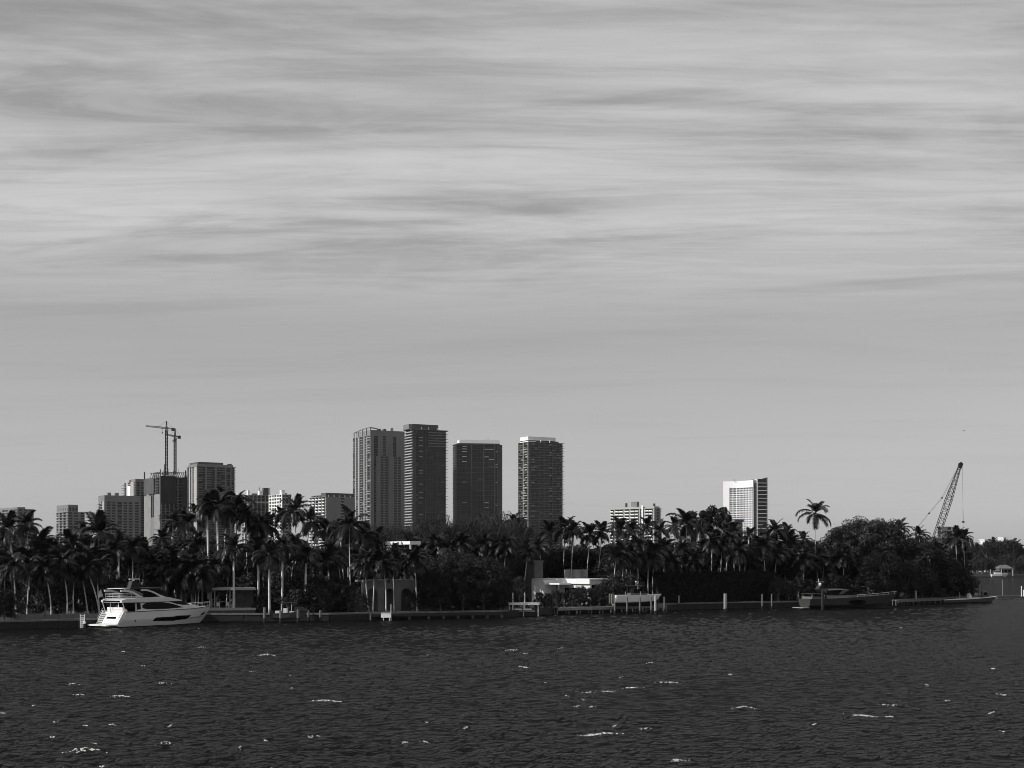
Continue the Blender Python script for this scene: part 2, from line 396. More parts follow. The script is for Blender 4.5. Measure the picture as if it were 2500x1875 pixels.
def tower_mid():        # dark flat tower between the two balcony towers
    Y = 1920; t, wd, dp = frame('apartment_tower', 'dark flat-fronted tower with a long pale penthouse band between two balcony towers', 1111.5, 1108, 1226, Y, 10)
    dp = 24
    H = hz(1085, Y); fh = 3.32; n = int(H/fh); z0 = H - n*fh; rn = random.Random(2)
    body(t, wd, dp, H-0.2, M_tdark)
    slabs(t, wd, dp, n, fh, z0, 0.62, M_tdark, 0.3, left=0.9, right=0.55)
    facade(t, 'front', wd, wd, z0, n, fh, [(.4,'S'),(1.4,'G'),(1.3,'B'),(1.2,'G'),(.3,'S'),(1.5,'G'),(1.5,'G'),(.3,'S'),(1.2,'B'),(1.5,'B'),(.3,'S'),(.6,'B'),(.25,'S'),(.3,'G'),(.25,'S'),(.3,'G'),(.2,'S')], rn, m_wall=M_tdark, m_rail=M_tlight, rail_p=0.2, gw=(9,1,0.1,0))
    roofbox(t, 3, wd-3, 1.2, dp-1, H, H+1.8, M_tdark, 'setback_storey')
    roofbox(t, 5.5, wd-3.2, 0.8, dp-1.5, H+1.85, hz(1073,Y), M_twhite)
    for x in (wd*0.68, wd*0.72): q = MB(); q.bar((x,4,hz(1073,Y)),(x,4,hz(1073,Y)+2.2),0.12); q.build('antenna', M_steel, t)
def tower_pair():       # the tall slab with serrated balconies
    Y = 1770; t, wd, dp = frame('apartment_tower', 'tallest dark tower with comb-like balconies down its right edge', 1008, 990, 1088, Y, 30)
    H = hz(1049, Y); fh = 3.3; n = int(H/fh); z0 = H - n*fh; rn = random.Random(3)
    body(t, wd, dp, H-0.2)
    slabs(t, wd, dp, n, fh, z0, 0.7, M_tdark, 0.34, left=1.3, right=0.9)
    q = MB(); q.box(0, 3.0, 0, 9, 0, 0.35); me = q.mesh('balcony', M_tlight)
    for i in range(1, n+1): link('balcony', me, t, (wd+0.95, 0.3, z0+i*fh-0.2))
    q = MB(); q.box(-1.7, -1.31, 0, dp*0.96, 0, 1.15); me = q.mesh('balcony_front', M_tlight)
    for i in range(n): link('balcony_front', me, t, (0,0,z0+i*fh+0.2))
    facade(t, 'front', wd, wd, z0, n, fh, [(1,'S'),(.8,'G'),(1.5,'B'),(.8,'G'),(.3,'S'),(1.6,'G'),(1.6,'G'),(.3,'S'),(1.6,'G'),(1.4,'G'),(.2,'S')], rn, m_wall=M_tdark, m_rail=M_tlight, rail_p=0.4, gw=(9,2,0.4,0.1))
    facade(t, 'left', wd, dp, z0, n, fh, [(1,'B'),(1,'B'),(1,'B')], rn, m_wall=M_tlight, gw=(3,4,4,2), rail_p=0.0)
    for i in range(6):
        q = MB(); q.box(wd*0.45, wd+0.3, -1.0, -0.75, 0.4, 1.4); link('balcony_rail', q.mesh('balcony_rail', M_tcon), t, (0,0,H-(i+1)*fh))
    roofbox(t, -2.5, wd+2.4, -1.5, dp+2, H+0.25, H+0.8, M_tcon, 'roof_slab')
    roofbox(t, -4, wd*0.80, 3, dp-2, H+0.82, hz(1035,Y), M_tcon)
    roofbox(t, 0.5, wd*0.80, 2.2, 2.9, H+0.82, hz(1035,Y)+0.3, M_tdark, 'penthouse_shade_sheet')  # dark sheet paints the shade on the penthouse's unlit front
    for x in (wd*0.28, wd*0.5, wd*0.76): bracket(t, x, 1.4, H+0.9, M_twhite, 1.6)
def tower_west():       # pale tower with vertical strips and arched roof frame
    Y = 1870; t, wd, dp = frame('apartment_tower', 'pale tower with white vertical fins and an arched roof frame', 905, 861, 992, Y, 30)
    H = hz(1063, Y); fh = 3.25; n = int(H/fh); z0 = H - n*fh; rn = random.Random(4)
    body(t, wd, dp, H-0.1, M_tcon)
    slabs(t, wd, dp, n, fh, z0, 0.25, M_tcon, 0.3, left=0.55, right=0.3)
    facade(t, 'front', wd, wd, z0, n-8, fh, [(1,'S'),(.7,'B'),(1.3,'S'),(.9,'W'),(.35,'S'),(1.2,'W'),(1.7,'S'),(.9,'W'),(.3,'S'),(1,'W'),(1.7,'S')], rn, m_wall=M_tcon, gw=(8,1,0,0), m_rail=M_tcon)
    facade(t, 'front', wd, wd, z0+(n-8)*fh, 8, fh, [(1,'S'),(1.4,'B'),(1.6,'S'),(1.1,'W'),(2.4,'S'),(1.1,'G'),(3.5,'S')], rn, m_wall=M_tcon, gw=(8,1,0,0))
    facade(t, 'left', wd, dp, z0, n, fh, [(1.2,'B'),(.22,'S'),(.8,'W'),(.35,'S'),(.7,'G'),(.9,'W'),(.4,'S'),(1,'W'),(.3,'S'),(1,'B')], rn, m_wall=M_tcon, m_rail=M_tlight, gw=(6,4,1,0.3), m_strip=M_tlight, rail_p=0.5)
    roofbox(t, 1, wd-1, 3, dp-8, H+0.2, hz(1049,Y), M_tcon, 'attic_storey')
    roofbox(t, wd*0.58, wd*0.66, 3, 8, hz(1049,Y)+0.05, hz(1042,Y), M_tlight, 'stair_house')
    for x in (0.25, 0.4): roofbox(t, wd*x, wd*(x+0.07), 4, 8, hz(1049,Y)+0.05, hz(1045,Y), M_tdark, 'rooftop_unit')
    for k, y in enumerate(np.linspace(2, dp-3, 5)):            # roof frame along the left flank
        zt = hz(1051 - 8*math.sin((0.95-k/4.6)*math.pi*0.55), Y)
        q = MB(); q.box(-0.2, 1.2, y-0.5, y+0.5, H+0.2, zt); q.build('frame_column', M_tlight, t)
    pts = [(0.5, y, hz(1051 - 8*math.sin((0.95-k/13.8)*math.pi*0.55), Y)) for k, y in enumerate(np.linspace(0, dp-2, 13))]
    q = MB(); q.tube(pts, 0.8, 5); q.tube([(wd*0.02+p*wd*0.26, 1.0, hz(1044+5*p*p,Y)) for p in (0,.3,.6,1)], 0.8, 5); q.build('frame_arch', M_tcon, t)
tower_east(); tower_mid(); tower_pair(); tower_west()

def tower_left():
    Y = 2050; t, wd, dp = frame('apartment_tower', 'broad grey slab tower with white strips on its left flank, beside the construction site', 481, 456, 573, Y, 32)
    H = hz(1139, Y); fh = 3.3; n = int(H/fh); z0 = H - n*fh; rn = random.Random(5)
    body(t, wd, dp, H-0.1, M_tcon)
    slabs(t, wd, dp, n, fh, z0, 0.75, M_tcon, 0.5, left=0.3, right=1.5)
    facade(t, 'front', wd, wd, z0, n, fh, [(.4,'S'),(1.2,'B'),(.9,'G'),(.5,'S'),(1.3,'B'),(1.1,'G'),(.6,'S'),(1.3,'B'),(1.3,'B'),(.4,'S'),(1.2,'G'),(.4,'S'),(1,'B')], rn, m_wall=M_tcon, m_rail=M_tcon, rail_p=0.8, gw=(6,3,.3,0))
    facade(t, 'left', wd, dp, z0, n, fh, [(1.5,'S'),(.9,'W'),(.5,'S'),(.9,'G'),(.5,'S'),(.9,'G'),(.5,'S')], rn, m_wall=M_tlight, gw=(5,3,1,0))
    roofbox(t, -1, wd+1.2, -1, dp, H+0.2, H+0.8, M_tcon, 'roof_slab')
    roofbox(t, 1, wd*0.98, 3, dp-2, H+0.82, hz(1132,Y), M_tcon, 'setback_storey')
    roofbox(t, 3, wd*0.72, 4, dp-3, hz(1132,Y)+0.02, hz(1127,Y), M_tdark)
    roofbox(t, wd*0.85, wd*0.95, 4, 9, hz(1132,Y)+0.02, hz(1129.5,Y), M_tdark, 'rooftop_unit')
tower_left()

def block(label, uc, ul, ur, Y, a, vtop, fh, over, fb, lb, seed, m_wall, m_left, m_slab, gw=(6,3,1,0), left=None, right=None, rail_p=0.5, m_rail=None, glass=None):
    t, wd, dp = frame('apartment_block', label, uc, ul, ur, Y, a)
    H = hz(vtop, Y); n = int(H/fh); z0 = H - n*fh; rn = random.Random(seed)
    body(t, wd, dp, H-0.1, m_wall)
    slabs(t, wd, dp, n, fh, z0, over, m_slab, 0.4, left=left, right=right)
    kw = dict(glass=glass) if glass else {}
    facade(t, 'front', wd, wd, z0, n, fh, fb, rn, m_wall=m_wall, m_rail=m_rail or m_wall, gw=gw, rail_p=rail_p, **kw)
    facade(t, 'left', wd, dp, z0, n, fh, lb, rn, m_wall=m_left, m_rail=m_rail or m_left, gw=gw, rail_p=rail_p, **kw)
    return t, wd, dp, H, Y
# far left pair
t, wd, dp, H, Y = block('plain grey block half hidden behind palms at the shore grove end', 42, -40, 82, 1800, 38, 1243, 3.3, 0.4, [(.5,'S'),(1,'W'),(.5,'S'),(1,'W'),(.5,'S'),(1,'W'),(.4,'S')], [(1,'W'),(.5,'S'),(1,'W'),(.5,'S'),(1,'G'),(.5,'S'),(1,'W'),(.5,'S')], 11, M_tcon, M_tcon, M_tcon)
roofbox(t, 0.5, wd*0.5, 0.5, dp, H+0.2, hz(1238,Y), M_tcon, 'parapet')
t, wd, dp, H, Y = block('small block with overhanging balcony slabs on both sides and a narrower top', 166, 137, 207, 1900, 36, 1250, 3.5, 0.4, [(1,'B'),(.4,'S'),(1,'W'),(.6,'S'),(1,'B')], [(.6,'S'),(1,'G'),(.4,'S'),(1,'G'),(.5,'S'),(1,'B')], 12, M_tcon, M_tlight, M_tlight, left=2.6, right=5.0, rail_p=0.6)
roofbox(t, 0.3, wd*0.60, 0.3, dp-1, H+0.22, hz(1232,Y), M_tcon, 'upper_storeys')
q = MB()
for k in range(6): fbox(q, fmap('left',0), 2.2+k*dp/6.4, 3.6+k*dp/6.4, -0.28, -0.24, H+2, H+5.5)
for k in range(3): fbox(q, fmap('front',0), 2+k*wd*.18, 4.4+k*wd*.18, -0.28, -0.24, H+1.5, H+6)
q.build('window_panes', M_tgl, t, kind='stuff')
# wide grey block
t, wd, dp, H, Y = block('wide plain grey block with two rooftop boxes before the construction tower', 255, 240, 343, 1750, 34, 1224, 3.2, 0.2, [(.6,'S'),(1,'W'),(.3,'S'),(1,'W'),(.5,'S'),(1.2,'B'),(.4,'S'),(1,'W'),(.4,'S'),(1,'W'),(.7,'S'),(1,'W'),(.5,'S')], [(1,'S'),(1,'W'),(.6,'S'),(1,'B')], 13, M_tcon, M_tlight, M_tcon, left=0.4)
roofbox(t, 0, wd, 0, dp, H+0.2, hz(1209,Y), M_tcon, 'blank_attic')
for uu in (0.12, 0.33): roofbox(t, wd*uu, wd*uu+4.2, 4, 8, hz(1209,Y)+0.02, hz(1202,Y), M_tcon, 'rooftop_unit')
q = MB(); q.box(-3, 0, dp*0.5, dp, 0, 0.4); me = q.mesh('balcony', M_tlight)
for i in range(int(H/3.2)): link('balcony', me, t, (-0.45, 0, i*3.2+1))
# block behind with white panel
t, wd, dp, H, Y = block('stepped block with a white panel and side balconies behind the wide grey block', 330, 303, 356, 1950, 34, 1176, 3.3, 0.2, [(.4,'S'),(1,'W'),(.4,'S'),(1,'W'),(.4,'S')], [(.5,'W'),(1.2,'S'),(1,'W'),(.8,'S'),(1,'B')], 14, M_tcon, M_tlight, M_tcon, left=0.3)
roofbox(t, 0.4, wd, 0.4, dp*0.4, H+0.22, hz(1169,Y), M_tcon, 'parapet'); roofbox(t, 1, wd*.5, dp*.6, dp-1, H+0.22, hz(1170,Y), M_tlight, 'stair_house')
roofbox(t, -1.2, -0.52, dp*0.35, dp*0.62, hz(1215,Y), hz(1185,Y), M_twhite, 'white_panel')
q = MB(); q.box(-3, 0, dp*0.85, dp+3, 0, 0.5); me = q.mesh('balcony', M_tcon)
for i in range(12): link('balcony', me, t, (-0.45, 0, H-4-i*3.3))

# ---- tower under construction with two cranes
def construction():
    Y = 1880; t, wd, dp = frame('construction_tower', 'unfinished concrete tower with open floors, dark netting and pale panels, cranes above', 393, 352, 456, Y, 34)
    H = hz(1166, Y); fh = 3.6; n = int(H/fh); z0 = H - n*fh
    q = MB(); q.box(-0.3, wd, -0.3, dp, 0, 0.3); me = q.mesh('floor_slab', M_tcon)
    for i in range(n+1): link('floor_slab', me, t, (0,0,z0+i*fh))
    q = MB(); q.box(-0.45, 0.45, -0.45, 0.45, 0, H); me = q.mesh('column', M_tcon)
    for k in range(7):
        link('column', me, t, (wd*(0.02+0.16*k), 0.4, 0)); link('column', me, t, (wd*(0.02+0.16*k), dp*0.5, 0)); link('column', me, t, (wd*(0.02+0.16*k), dp-0.5, 0))
        if k < 5: link('column', me, t, (0.4, dp*(0.1+0.2*k), 0))
    roofbox(t, wd*0.05, wd*0.56, dp*0.25, dp*0.8, 0, H+1, M_tdark, 'lift_core')
    roofbox(t, -0.9, -0.5, dp*0.56, dp*0.97, 0, hz(1208,Y), M_tpanel, 'pale_panel'); roofbox(t, -0.9, -0.5, dp*0.03, dp*0.36, 0, hz(1206,Y), M_tpanel, 'pale_panel')
    roofbox(t, -0.7, -0.55, dp*0.37, dp*0.55, 0, hz(1262,Y), M_tcon, 'pale_panel')
    roofbox(t, -0.5, wd*0.56, -0.9, -0.6, hz(1228,Y), H+2.2, M_tnet, 'netting'); roofbox(t, wd*0.80, wd+0.2, -0.9, -0.6, hz(1238,Y), H+1, M_tnet, 'netting'); roofbox(t, wd+0.3, wd+0.6, -0.6, dp, 0, H+2, M_tnet, 'netting')
    roofbox(t, -0.7, -0.55, dp*0.4, dp, hz(1204,Y), H+1, M_tdark, 'netting')
    q = MB(); q.box(0.3, wd*0.75, -0.55, -0.35, 0, 1.2); me = q.mesh('edge_board', M_tcon)
    for i in range(0, n-14): link('edge_board', me, t, (0,0,z0+i*fh))
    # formwork trusses on top
    zt = hz(1152.5, Y)
    for yy in (-0.5, dp*0.5):
        q = MB(); q.bar((wd*0.02, yy, zt), (wd, yy, zt), 0.4); q.bar((wd*0.02, yy, H+0.6), (wd, yy, H+0.6), 0.4)
        m_ = 12
        for k in range(m_):
            x0, x1 = wd*(0.02+0.98*k/m_), wd*(0.02+0.98*(k+1)/m_)
            q.bar((x0,yy,H+0.6),((x0+x1)/2,yy,zt),0.28); q.bar(((x0+x1)/2,yy,zt),(x1,yy,H+0.6),0.28)
        q.build('formwork_truss', M_steel, t)
    q = MB(); q.bar((-0.5,0,zt),(-0.5,dp*0.6,zt),0.4)
    for k in range(5):
        y0, y1 = dp*0.6*k/5, dp*0.6*(k+1)/5; q.bar((-0.5,y0,H+0.6),(-0.5,(y0+y1)/2,zt),0.28); q.bar((-0.5,(y0+y1)/2,zt),(-0.5,y1,H+0.6),0.28)
    q.build('formwork_truss', M_steel, t)
    for x, y, v0 in ((-0.4, dp*0.96, 1147), (wd*0.17, 2, 1133), (wd*0.98, 2, 1146)):
        q = MB(); q.bar((x,y,H), (x,y,hz(v0,Y)), 0.95, 6); q.build('jump_form_post', M_steel, t)
    for x in (-1.3, -0.9): pass
    q = MB(); q.box(-1.6, -0.5, -1.4, -0.5, 0, hz(1146,Y)); q.build('hoist_mast', M_steell, t)
    for k in range(5):
        x = wd*(0.1+0.19*k); q = MB(); q.bar((x,0,H),(x,0,zt+2.5+2*(k%2)),0.2); q.build('post', M_steel, t)
    return t
construction()
def lattice(mb, p0, p1, wdt, n, r=0.16, rd=0.1, up=None):
    p0, p1 = Vector(p0), Vector(p1); d = (p1-p0).normalized()
    a = (up or Vector((1,0,0))); a = (a - d*a.dot(d)).normalized(); b = d.cross(a)
    w0, w1 = wdt if isinstance(wdt, tuple) else (wdt, wdt)
    cs = lambda s, wv: [p0 + (p1-p0)*s + (a*i + b*j)*wv/2 for i, j in ((1,1),(-1,1),(-1,-1),(1,-1))]
    for k in range(4): mb.bar(cs(0,w0)[k], cs(1,w1)[k], r, 4)
    for i in range(n):
        s0, s1 = i/n, (i+1)/n; A = cs(s0, w0+(w1-w0)*s0); B = cs(s1, w0+(w1-w0)*s1)
        for k in range(4):
            mb.bar(A[k], B[(k+1)%4] if i % 2 else A[(k+1)%4], rd, 3) if False else None
            if i % 2: mb.bar(A[k], B[(k+1)%4], rd, 3)
            else: mb.bar(A[(k+1)%4], B[k], rd, 3)
            mb.bar(A[k], A[(k+1)%4], rd, 3)
def tower_crane(label, u, v_base, v_apex, v_jib, u_jib, u_cj, dv, Y, depth, jw):
    X = XU(u, Y); zb = ZV(v_base, Y); za = ZV(v_apex, Y); zj = ZV(v_jib, Y)
    t = thing('tower_crane', label, 'crane', (X, Y, zb), 0, 'tower cranes above the construction site')
    q = MB(); lattice(q, (0,0,0), (0,0,zj-zb-5), 2.6, 26, 0.38, 0.2); q.build('mast', M_steel, t)
    q = MB(); lattice(q, (0,0,zj-zb-3), (0,0,za-zb), (2.2, 0.5), 6, 0.3, 0.18); q.build('apex', M_steel, t)
    q = MB(); q.prism([(-1.6,-1.6),(1.6,-1.6),(1.6,1.6),(-1.6,1.6)], zj-zb-6, zj-zb-3); q.build('slewing_ring', M_steel, t)
    q = MB(); q.box(0.9, 2.6, -2.4, -0.6, zj-zb-4.6, zj-zb-2.2); q.build('cab', M_steell, t)
    Yj = Y + depth; tip = Vector((XU(u_jib, Yj)-X, depth, ZV(v_jib-dv, Yj)-zb)); rt = Vector((XU(u_cj, Y-depth*0.35)-X, -depth*0.35, ZV(v_jib+dv*0.55, Y)-zb)); j0 = Vector((0,0,zj-zb))
    q = MB(); lattice(q, j0, tip, (2.0, 1.4), 18, 0.26, 0.16, Vector((0,0,1))); q.build('jib', jw, t)
    q = MB(); lattice(q, j0, rt, (1.5, 1.5), 6, 0.26, 0.16, Vector((0,0,1))); q.build('counter_jib', M_steel, t)
    q = MB(); q.box(rt.x-3.2, rt.x+0.6, rt.y-1.1, rt.y+1.1, rt.z-2.6, rt.z+1.2); q.build('counterweight', M_steel, t)
    ap = Vector((0,0,za-zb)); q = MB(); q.bar(ap, j0.lerp(tip, 0.45), 0.14, 3); q.bar(ap, rt, 0.14, 3); q.build('tie_rod', M_steel, t)
    tr = j0.lerp(tip, 0.2); q = MB(); q.bar(tr, tr - Vector((0,0,6)), 0.12, 3); q.box(tr.x-.7,tr.x+.7,tr.y-.7,tr.y+.7,tr.z-7.5,tr.z-6); q.box(tr.x-1,tr.x+1,tr.y-.8,tr.y+.8,tr.z-1.6,tr.z-0.9); q.build('hook_block', M_steel, t)
tower_crane('taller tower crane with its long pale jib stretched out over the grey blocks', 406.5, 1160, 1028, 1045, 356.5, 425, 5, 1890, 6, M_steell)
tower_crane('shorter tower crane with foreshortened jib pointing past the taller crane', 427.5, 1158, 1046, 1065, 404, 440, 5, 1905, 30, M_steell)

# ---- white hotel slab group in the middle left
t, wd, dp, H, Y = block('low white block with bright window grid, rooftop tank and poles, behind tall palms', 689, 657, 712, 1500, 36, 1207, 3.3, 0.3, [(1,'W'),(.5,'S'),(1,'W'),(.5,'S'),(1,'B')], [(.3,'S'),(1,'W'),(.3,'S'),(1,'W'),(.3,'S'),(1,'W'),(.3,'S'),(1,'W'),(.3,'S'),(1,'W'),(.3,'S')], 21, M_tcon, M_twhite, M_twhite, gw=(6,1,1,0), left=0.7, rail_p=0.3)
roofbox(t, 0.2, 4, 2, 6, H+0.22, hz(1196,Y), M_twhite, 'stair_house'); roofbox(t, 6, wd-4, 3, dp, H+0.22, hz(1203,Y), M_tcon, 'attic_storey')
t, wd, dp, H, Y = block('grey slab block with rooftop water tank adjoining the bright white block', 606, 590, 659, 1540, 24, 1209, 3.3, 0.25, [(.5,'S'),(1,'G'),(.4,'S'),(1,'G'),(.4,'S'),(1,'G'),(.4,'S'),(1,'G'),(.4,'S'),(1,'G'),(.4,'S')], [(1,'W'),(.5,'S'),(1,'W')], 22, M_tcon, M_tlight, M_tcon, gw=(3,3,0,0))
for x0, x1, v, m, nm in ((.02,.10,1197,M_twhite,'stair_house'),(.55,.72,1197,M_twhite,'stair_house'),(.74,.98,1190,M_tdark,'water_tank'),(.25,.45,1204,M_tcon,'rooftop_unit')): roofbox(t, wd*x0, wd*x1, 3, 9, H+0.22, hz(v,Y), m, nm)
for x in (0.56, 1.05): q = MB(); q.bar((wd*x,5,H),(wd*x,5,hz(1189,Y)),0.4,5); q.build('roof_pole', M_steel, t)
roofbox(t, -0.4, wd, -0.8, -0.5, hz(1228,Y), hz(1224,Y), M_tlight, 'balcony_band')
# block left of the pale tower
t, wd, dp, H, Y = block('grey block with a lit balcony flank and white roof brackets beside the pale finned tower', 796, 755, 866, 1600, 38, 1213, 3.3, 0.2, [(4,'S'),(1,'W'),(3,'S')], [(.3,'S'),(1,'B'),(.3,'S'),(1,'B'),(.3,'S'),(1,'B'),(.3,'S'),(1,'B'),(.3,'S'),(1,'B')], 23, M_tcon, M_tlight, M_tlight, left=1.4, rail_p=0.85, m_rail=M_twhite)
roofbox(t, 0.3, wd-0.3, 1, dp*0.3, H+0.22, hz(1203,Y), M_tdark, 'attic_storey')
for k in range(5): bracket(t, wd*(0.1+0.19*k), 0.4, H+0.3, M_twhite, 1.2)
for k in range(3): roofbox(t, 1.5, 5, dp*(0.4+0.2*k), dp*(0.4+0.2*k)+5, H+0.22, hz(1208,Y), M_tdark, 'rooftop_unit')
# low apartment hotel with balconies
t, wd, dp, H, Y = block('mid-rise hotel with white balcony bands and a square rooftop tank, behind coconut palms', 1598, 1490, 1612, 1500, 48, 1241, 3.2, 0.3, [(1.2,'S'),(1,'W'),(1,'S')], [(.4,'S'),(1,'B'),(1,'B'),(.3,'S'),(.9,'G'),(.35,'S'),(1,'B'),(1.1,'B'),(.3,'S'),(1.2,'B'),(.35,'S'),(1.2,'B'),(1,'B'),(.3,'S'),(1,'B')], 24, M_tcon, M_tlight, M_tlight, left=0.9, right=2.6, rail_p=0.95, m_rail=M_twhite, gw=(7,2,0,0))
roofbox(t, 0.5, wd-0.5, 0.5, dp*0.86, H+0.22, hz(1236,Y), M_tlight, 'attic_storey')
roofbox(t, 2, 6, dp*0.42, dp*0.55, hz(1236,Y)+0.02, hz(1223,Y), M_tcon, 'rooftop_tank'); roofbox(t, 2, 4, dp*0.66, dp*0.69, hz(1236,Y)+0.02, hz(1226,Y), M_tdark, 'flue'); roofbox(t, 1, 3, dp*0.02, dp*0.05, hz(1236,Y)+0.02, hz(1229,Y), M_tdark, 'flue')
q = MB(); q.box(-1.6,-0.92,dp*0.24,dp*0.27,0,hz(1233,Y)); q.build('stair_fin', M_twhite, t)
# curved white hotel
def curved_hotel():
    Y = 2070; t = thing('hotel_tower', 'brilliant white curved hotel tower with a dark glass right end', 'building', (XU(1840,Y), Y, MG))
    H = hz(1172, Y); Ht = hz(1189, Y); pts = [Vector((0,0))]; ang = [68,63,58,53,47,41,35,29]
    for a in ang: pts.append(pts[-1] + Vector((-math.cos(R(a)), math.sin(R(a))))*6.0)
    tl = (1781-CU)/F; sc_ = ((XU(1840,Y) - tl*Y) / ( -pts[-1].x + tl*pts[-1].y)); pts = [p*sc_ for p in pts]
    e = pts[-1]; tl = (1766-CU)/F; dr = Vector((-math.cos(R(24)), math.sin(R(24)))); k = -(e.x + XU(1840,Y) - tl*(Y+e.y)) / (dr.x - tl*dr.y)
    end = e + dr*k
    nrm = lambda a, b: Vector(((b-a).y, -(b-a).x)).normalized() * -1
    def panel(mb, a, b, z0, z1, o0, o1):
        n = nrm(a, b); n = n if n.y < 0 or n.x < 0 else -n
        pl = [a+n*o0, b+n*o0, b+n*o1, a+n*o1]; mb.prism([(p.x,p.y) for p in pl], z0, z1)
    q = MB(); poly = [pts[0]] + pts[1:] + [end]; back = [Vector((end.x+6, end.y+14)), Vector((16,42))]
    pl = [(p.x, p.y) for p in poly] + [(p.x, p.y) for p in back]
    q.prism(pl[::-1], 0, H-1); q.build('core', M_twhite, t)
    q = MB(); panel(q, e, end, 0, H, 0.02, 0.9); q.build('end_wall', M_twhite, t)
    q = MB()
    for a, b in zip(pts, pts[1:]): panel(q, a, b, Ht, H + 0.0, 0.02, 0.9)
    q.build('top_wall', M_twhite, t)
    fh = 3.12; n = int(Ht/fh)
    for j, (a, b) in enumerate(zip(pts, pts[1:])):
        wq = MB(); panel(wq, a.lerp(b,.12), b.lerp(a,.12), 0, 1.75, 0.02, 0.06); wme = wq.mesh('window', M_tgl)
        fq = MB(); panel(fq, a.lerp(b,-0.02), a.lerp(b,0.11), 0, Ht, 0.02, 0.9); fq.build('fin', M_twhite, t)
        bq = MB(); panel(bq, a.lerp(b,.115), b.lerp(a,.02), -0.65, 0.0, 0.02, 0.62); bme = bq.mesh('window_band', M_twhite)
        for i in range(n):
            z = Ht - (i+1)*fh + 0.9 - (0.3 if i % 3 == 2 else 0)
            link('window', wme, t, (0,0,z)); link('window_band', bme, t, (0,0,z))
            if i % 3 == 2: link('window_band', bme, t, (0,0,z-0.62))
    # dark glass end
    d = Vector((math.cos(R(14)), math.sin(R(14)))); n2 = Vector((d.y,-d.x)); s = Y/F
    w1, w2, w3 = 8.5*s/d.x, 11*s/d.x, 33.5*s/d.x
    def strip(nm, m, a0, a1, o0, o1, z0, z1):
        q = MB(); A, B = d*a0, d*a1; pl = [A+n2*o0, B+n2*o0, B+n2*o1, A+n2*o1]; q.prism([(p.x,p.y) for p in pl][::-1], z0, z1); return q.build(nm, m, t)
    strip('recess', M_tlight, 0.1, w1, -12, -1.2, 0, hz(1172,Y)); strip('recess_glass', M_tdark, 1.0, w1-0.5, -1.15, -0.9, 0, hz(1180,Y))
    strip('white_fin', M_twhite, w1, w2-0.6, -12, 0.6, 0, hz(1170,Y)); strip('glass_block', M_tgl, w2-0.55, w3, -24, 0, 0, hz(1169,Y)); strip('edge_fin', M_tlight, w3+0.02, w3+1.0, -24, 0.5, 0, hz(1165,Y))
    q = MB(); A, B = d*(w2+5), d*w3; z = hz(1169,Y)+0.02
    q.add([(A.x,A.y,z),(B.x,B.y,z),(B.x,B.y,hz(1165,Y)),(A.x+2,A.y+8,z),(B.x,B.y+8,z),(B.x,B.y+8,hz(1165,Y))], [(0,1,2),(5,4,3),(0,2,5,3),(1,4,5,2),(0,3,4,1)]); q.build('roof_peak', M_tdark, t)
    A, B = d*(w2-0.5), d*(w3-0.1); q = MB(); pl = [A+n2*0.05, B+n2*0.05, B+n2*0.7, A+n2*0.7]; q.prism([(p.x,p.y) for p in pl][::-1], 0, 0.75); me = q.mesh('floor_slab', M_twhite)
    A, B = d*0.9, d*(w1-0.4); q = MB(); pl = [A-n2*0.85, B-n2*0.85, B-n2*0.3, A-n2*0.3]; q.prism([(p.x,p.y) for p in pl][::-1], 0, 0.6); me2 = q.mesh('recess_slab', M_tlight)
    z = 2
    while z < hz(1172,Y):
        link('floor_slab', me, t, (0,0,z)); link('recess_slab', me2, t, (0,0,z-4 if z > 8 else z)); z += 5.35
    for x in (e.x*0.8, e.x*0.15): q = MB(); q.bar((x,e.y*0.7+3,H-1),(x,e.y*0.7+3,H+3),0.5,5); q.build('roof_vent', M_tlight, t)
curved_hotel()
t, wd, dp, H, Y = block('low flat white roofed building with rooftop units under the curved hotel', 1787, 1708, 1814, 1300, 46, 1274, 3.6, 0.15, [(1,'W'),(.6,'S'),(1,'W')], [(.4,'S'),(1,'G'),(.4,'S'),(1,'G'),(.4,'S'),(1,'G'),(.4,'S'),(1,'G'),(.4,'S')], 25, M_tcon, M_tcon, M_tcon, gw=(4,3,2,0))
roofbox(t, -0.8, wd*0.2, -0.6, dp, H+0.22, hz(1269,Y), M_twhite, 'roof_fascia'); roofbox(t, wd*0.22, wd+1, -0.2, dp*0.3, H+0.22, hz(1267,Y), M_tdark, 'stair_house')
for k in range(3): roofbox(t, 0.5, 3, dp*(0.74+0.085*k), dp*(0.79+0.085*k), hz(1269,Y)+0.02, hz(1263.5+k*0.7,Y), M_tlight, 'rooftop_unit')
block('flat grey building behind the lattice boom crane', 2290, 2281, 2338, 1300, 20, 1286, 3.4, 0.1, [(1,'W'),(2,'S'),(1.5,'W'),(2,'S')], [(1,'S')], 26, M_tlight, M_tlight, M_tlight)

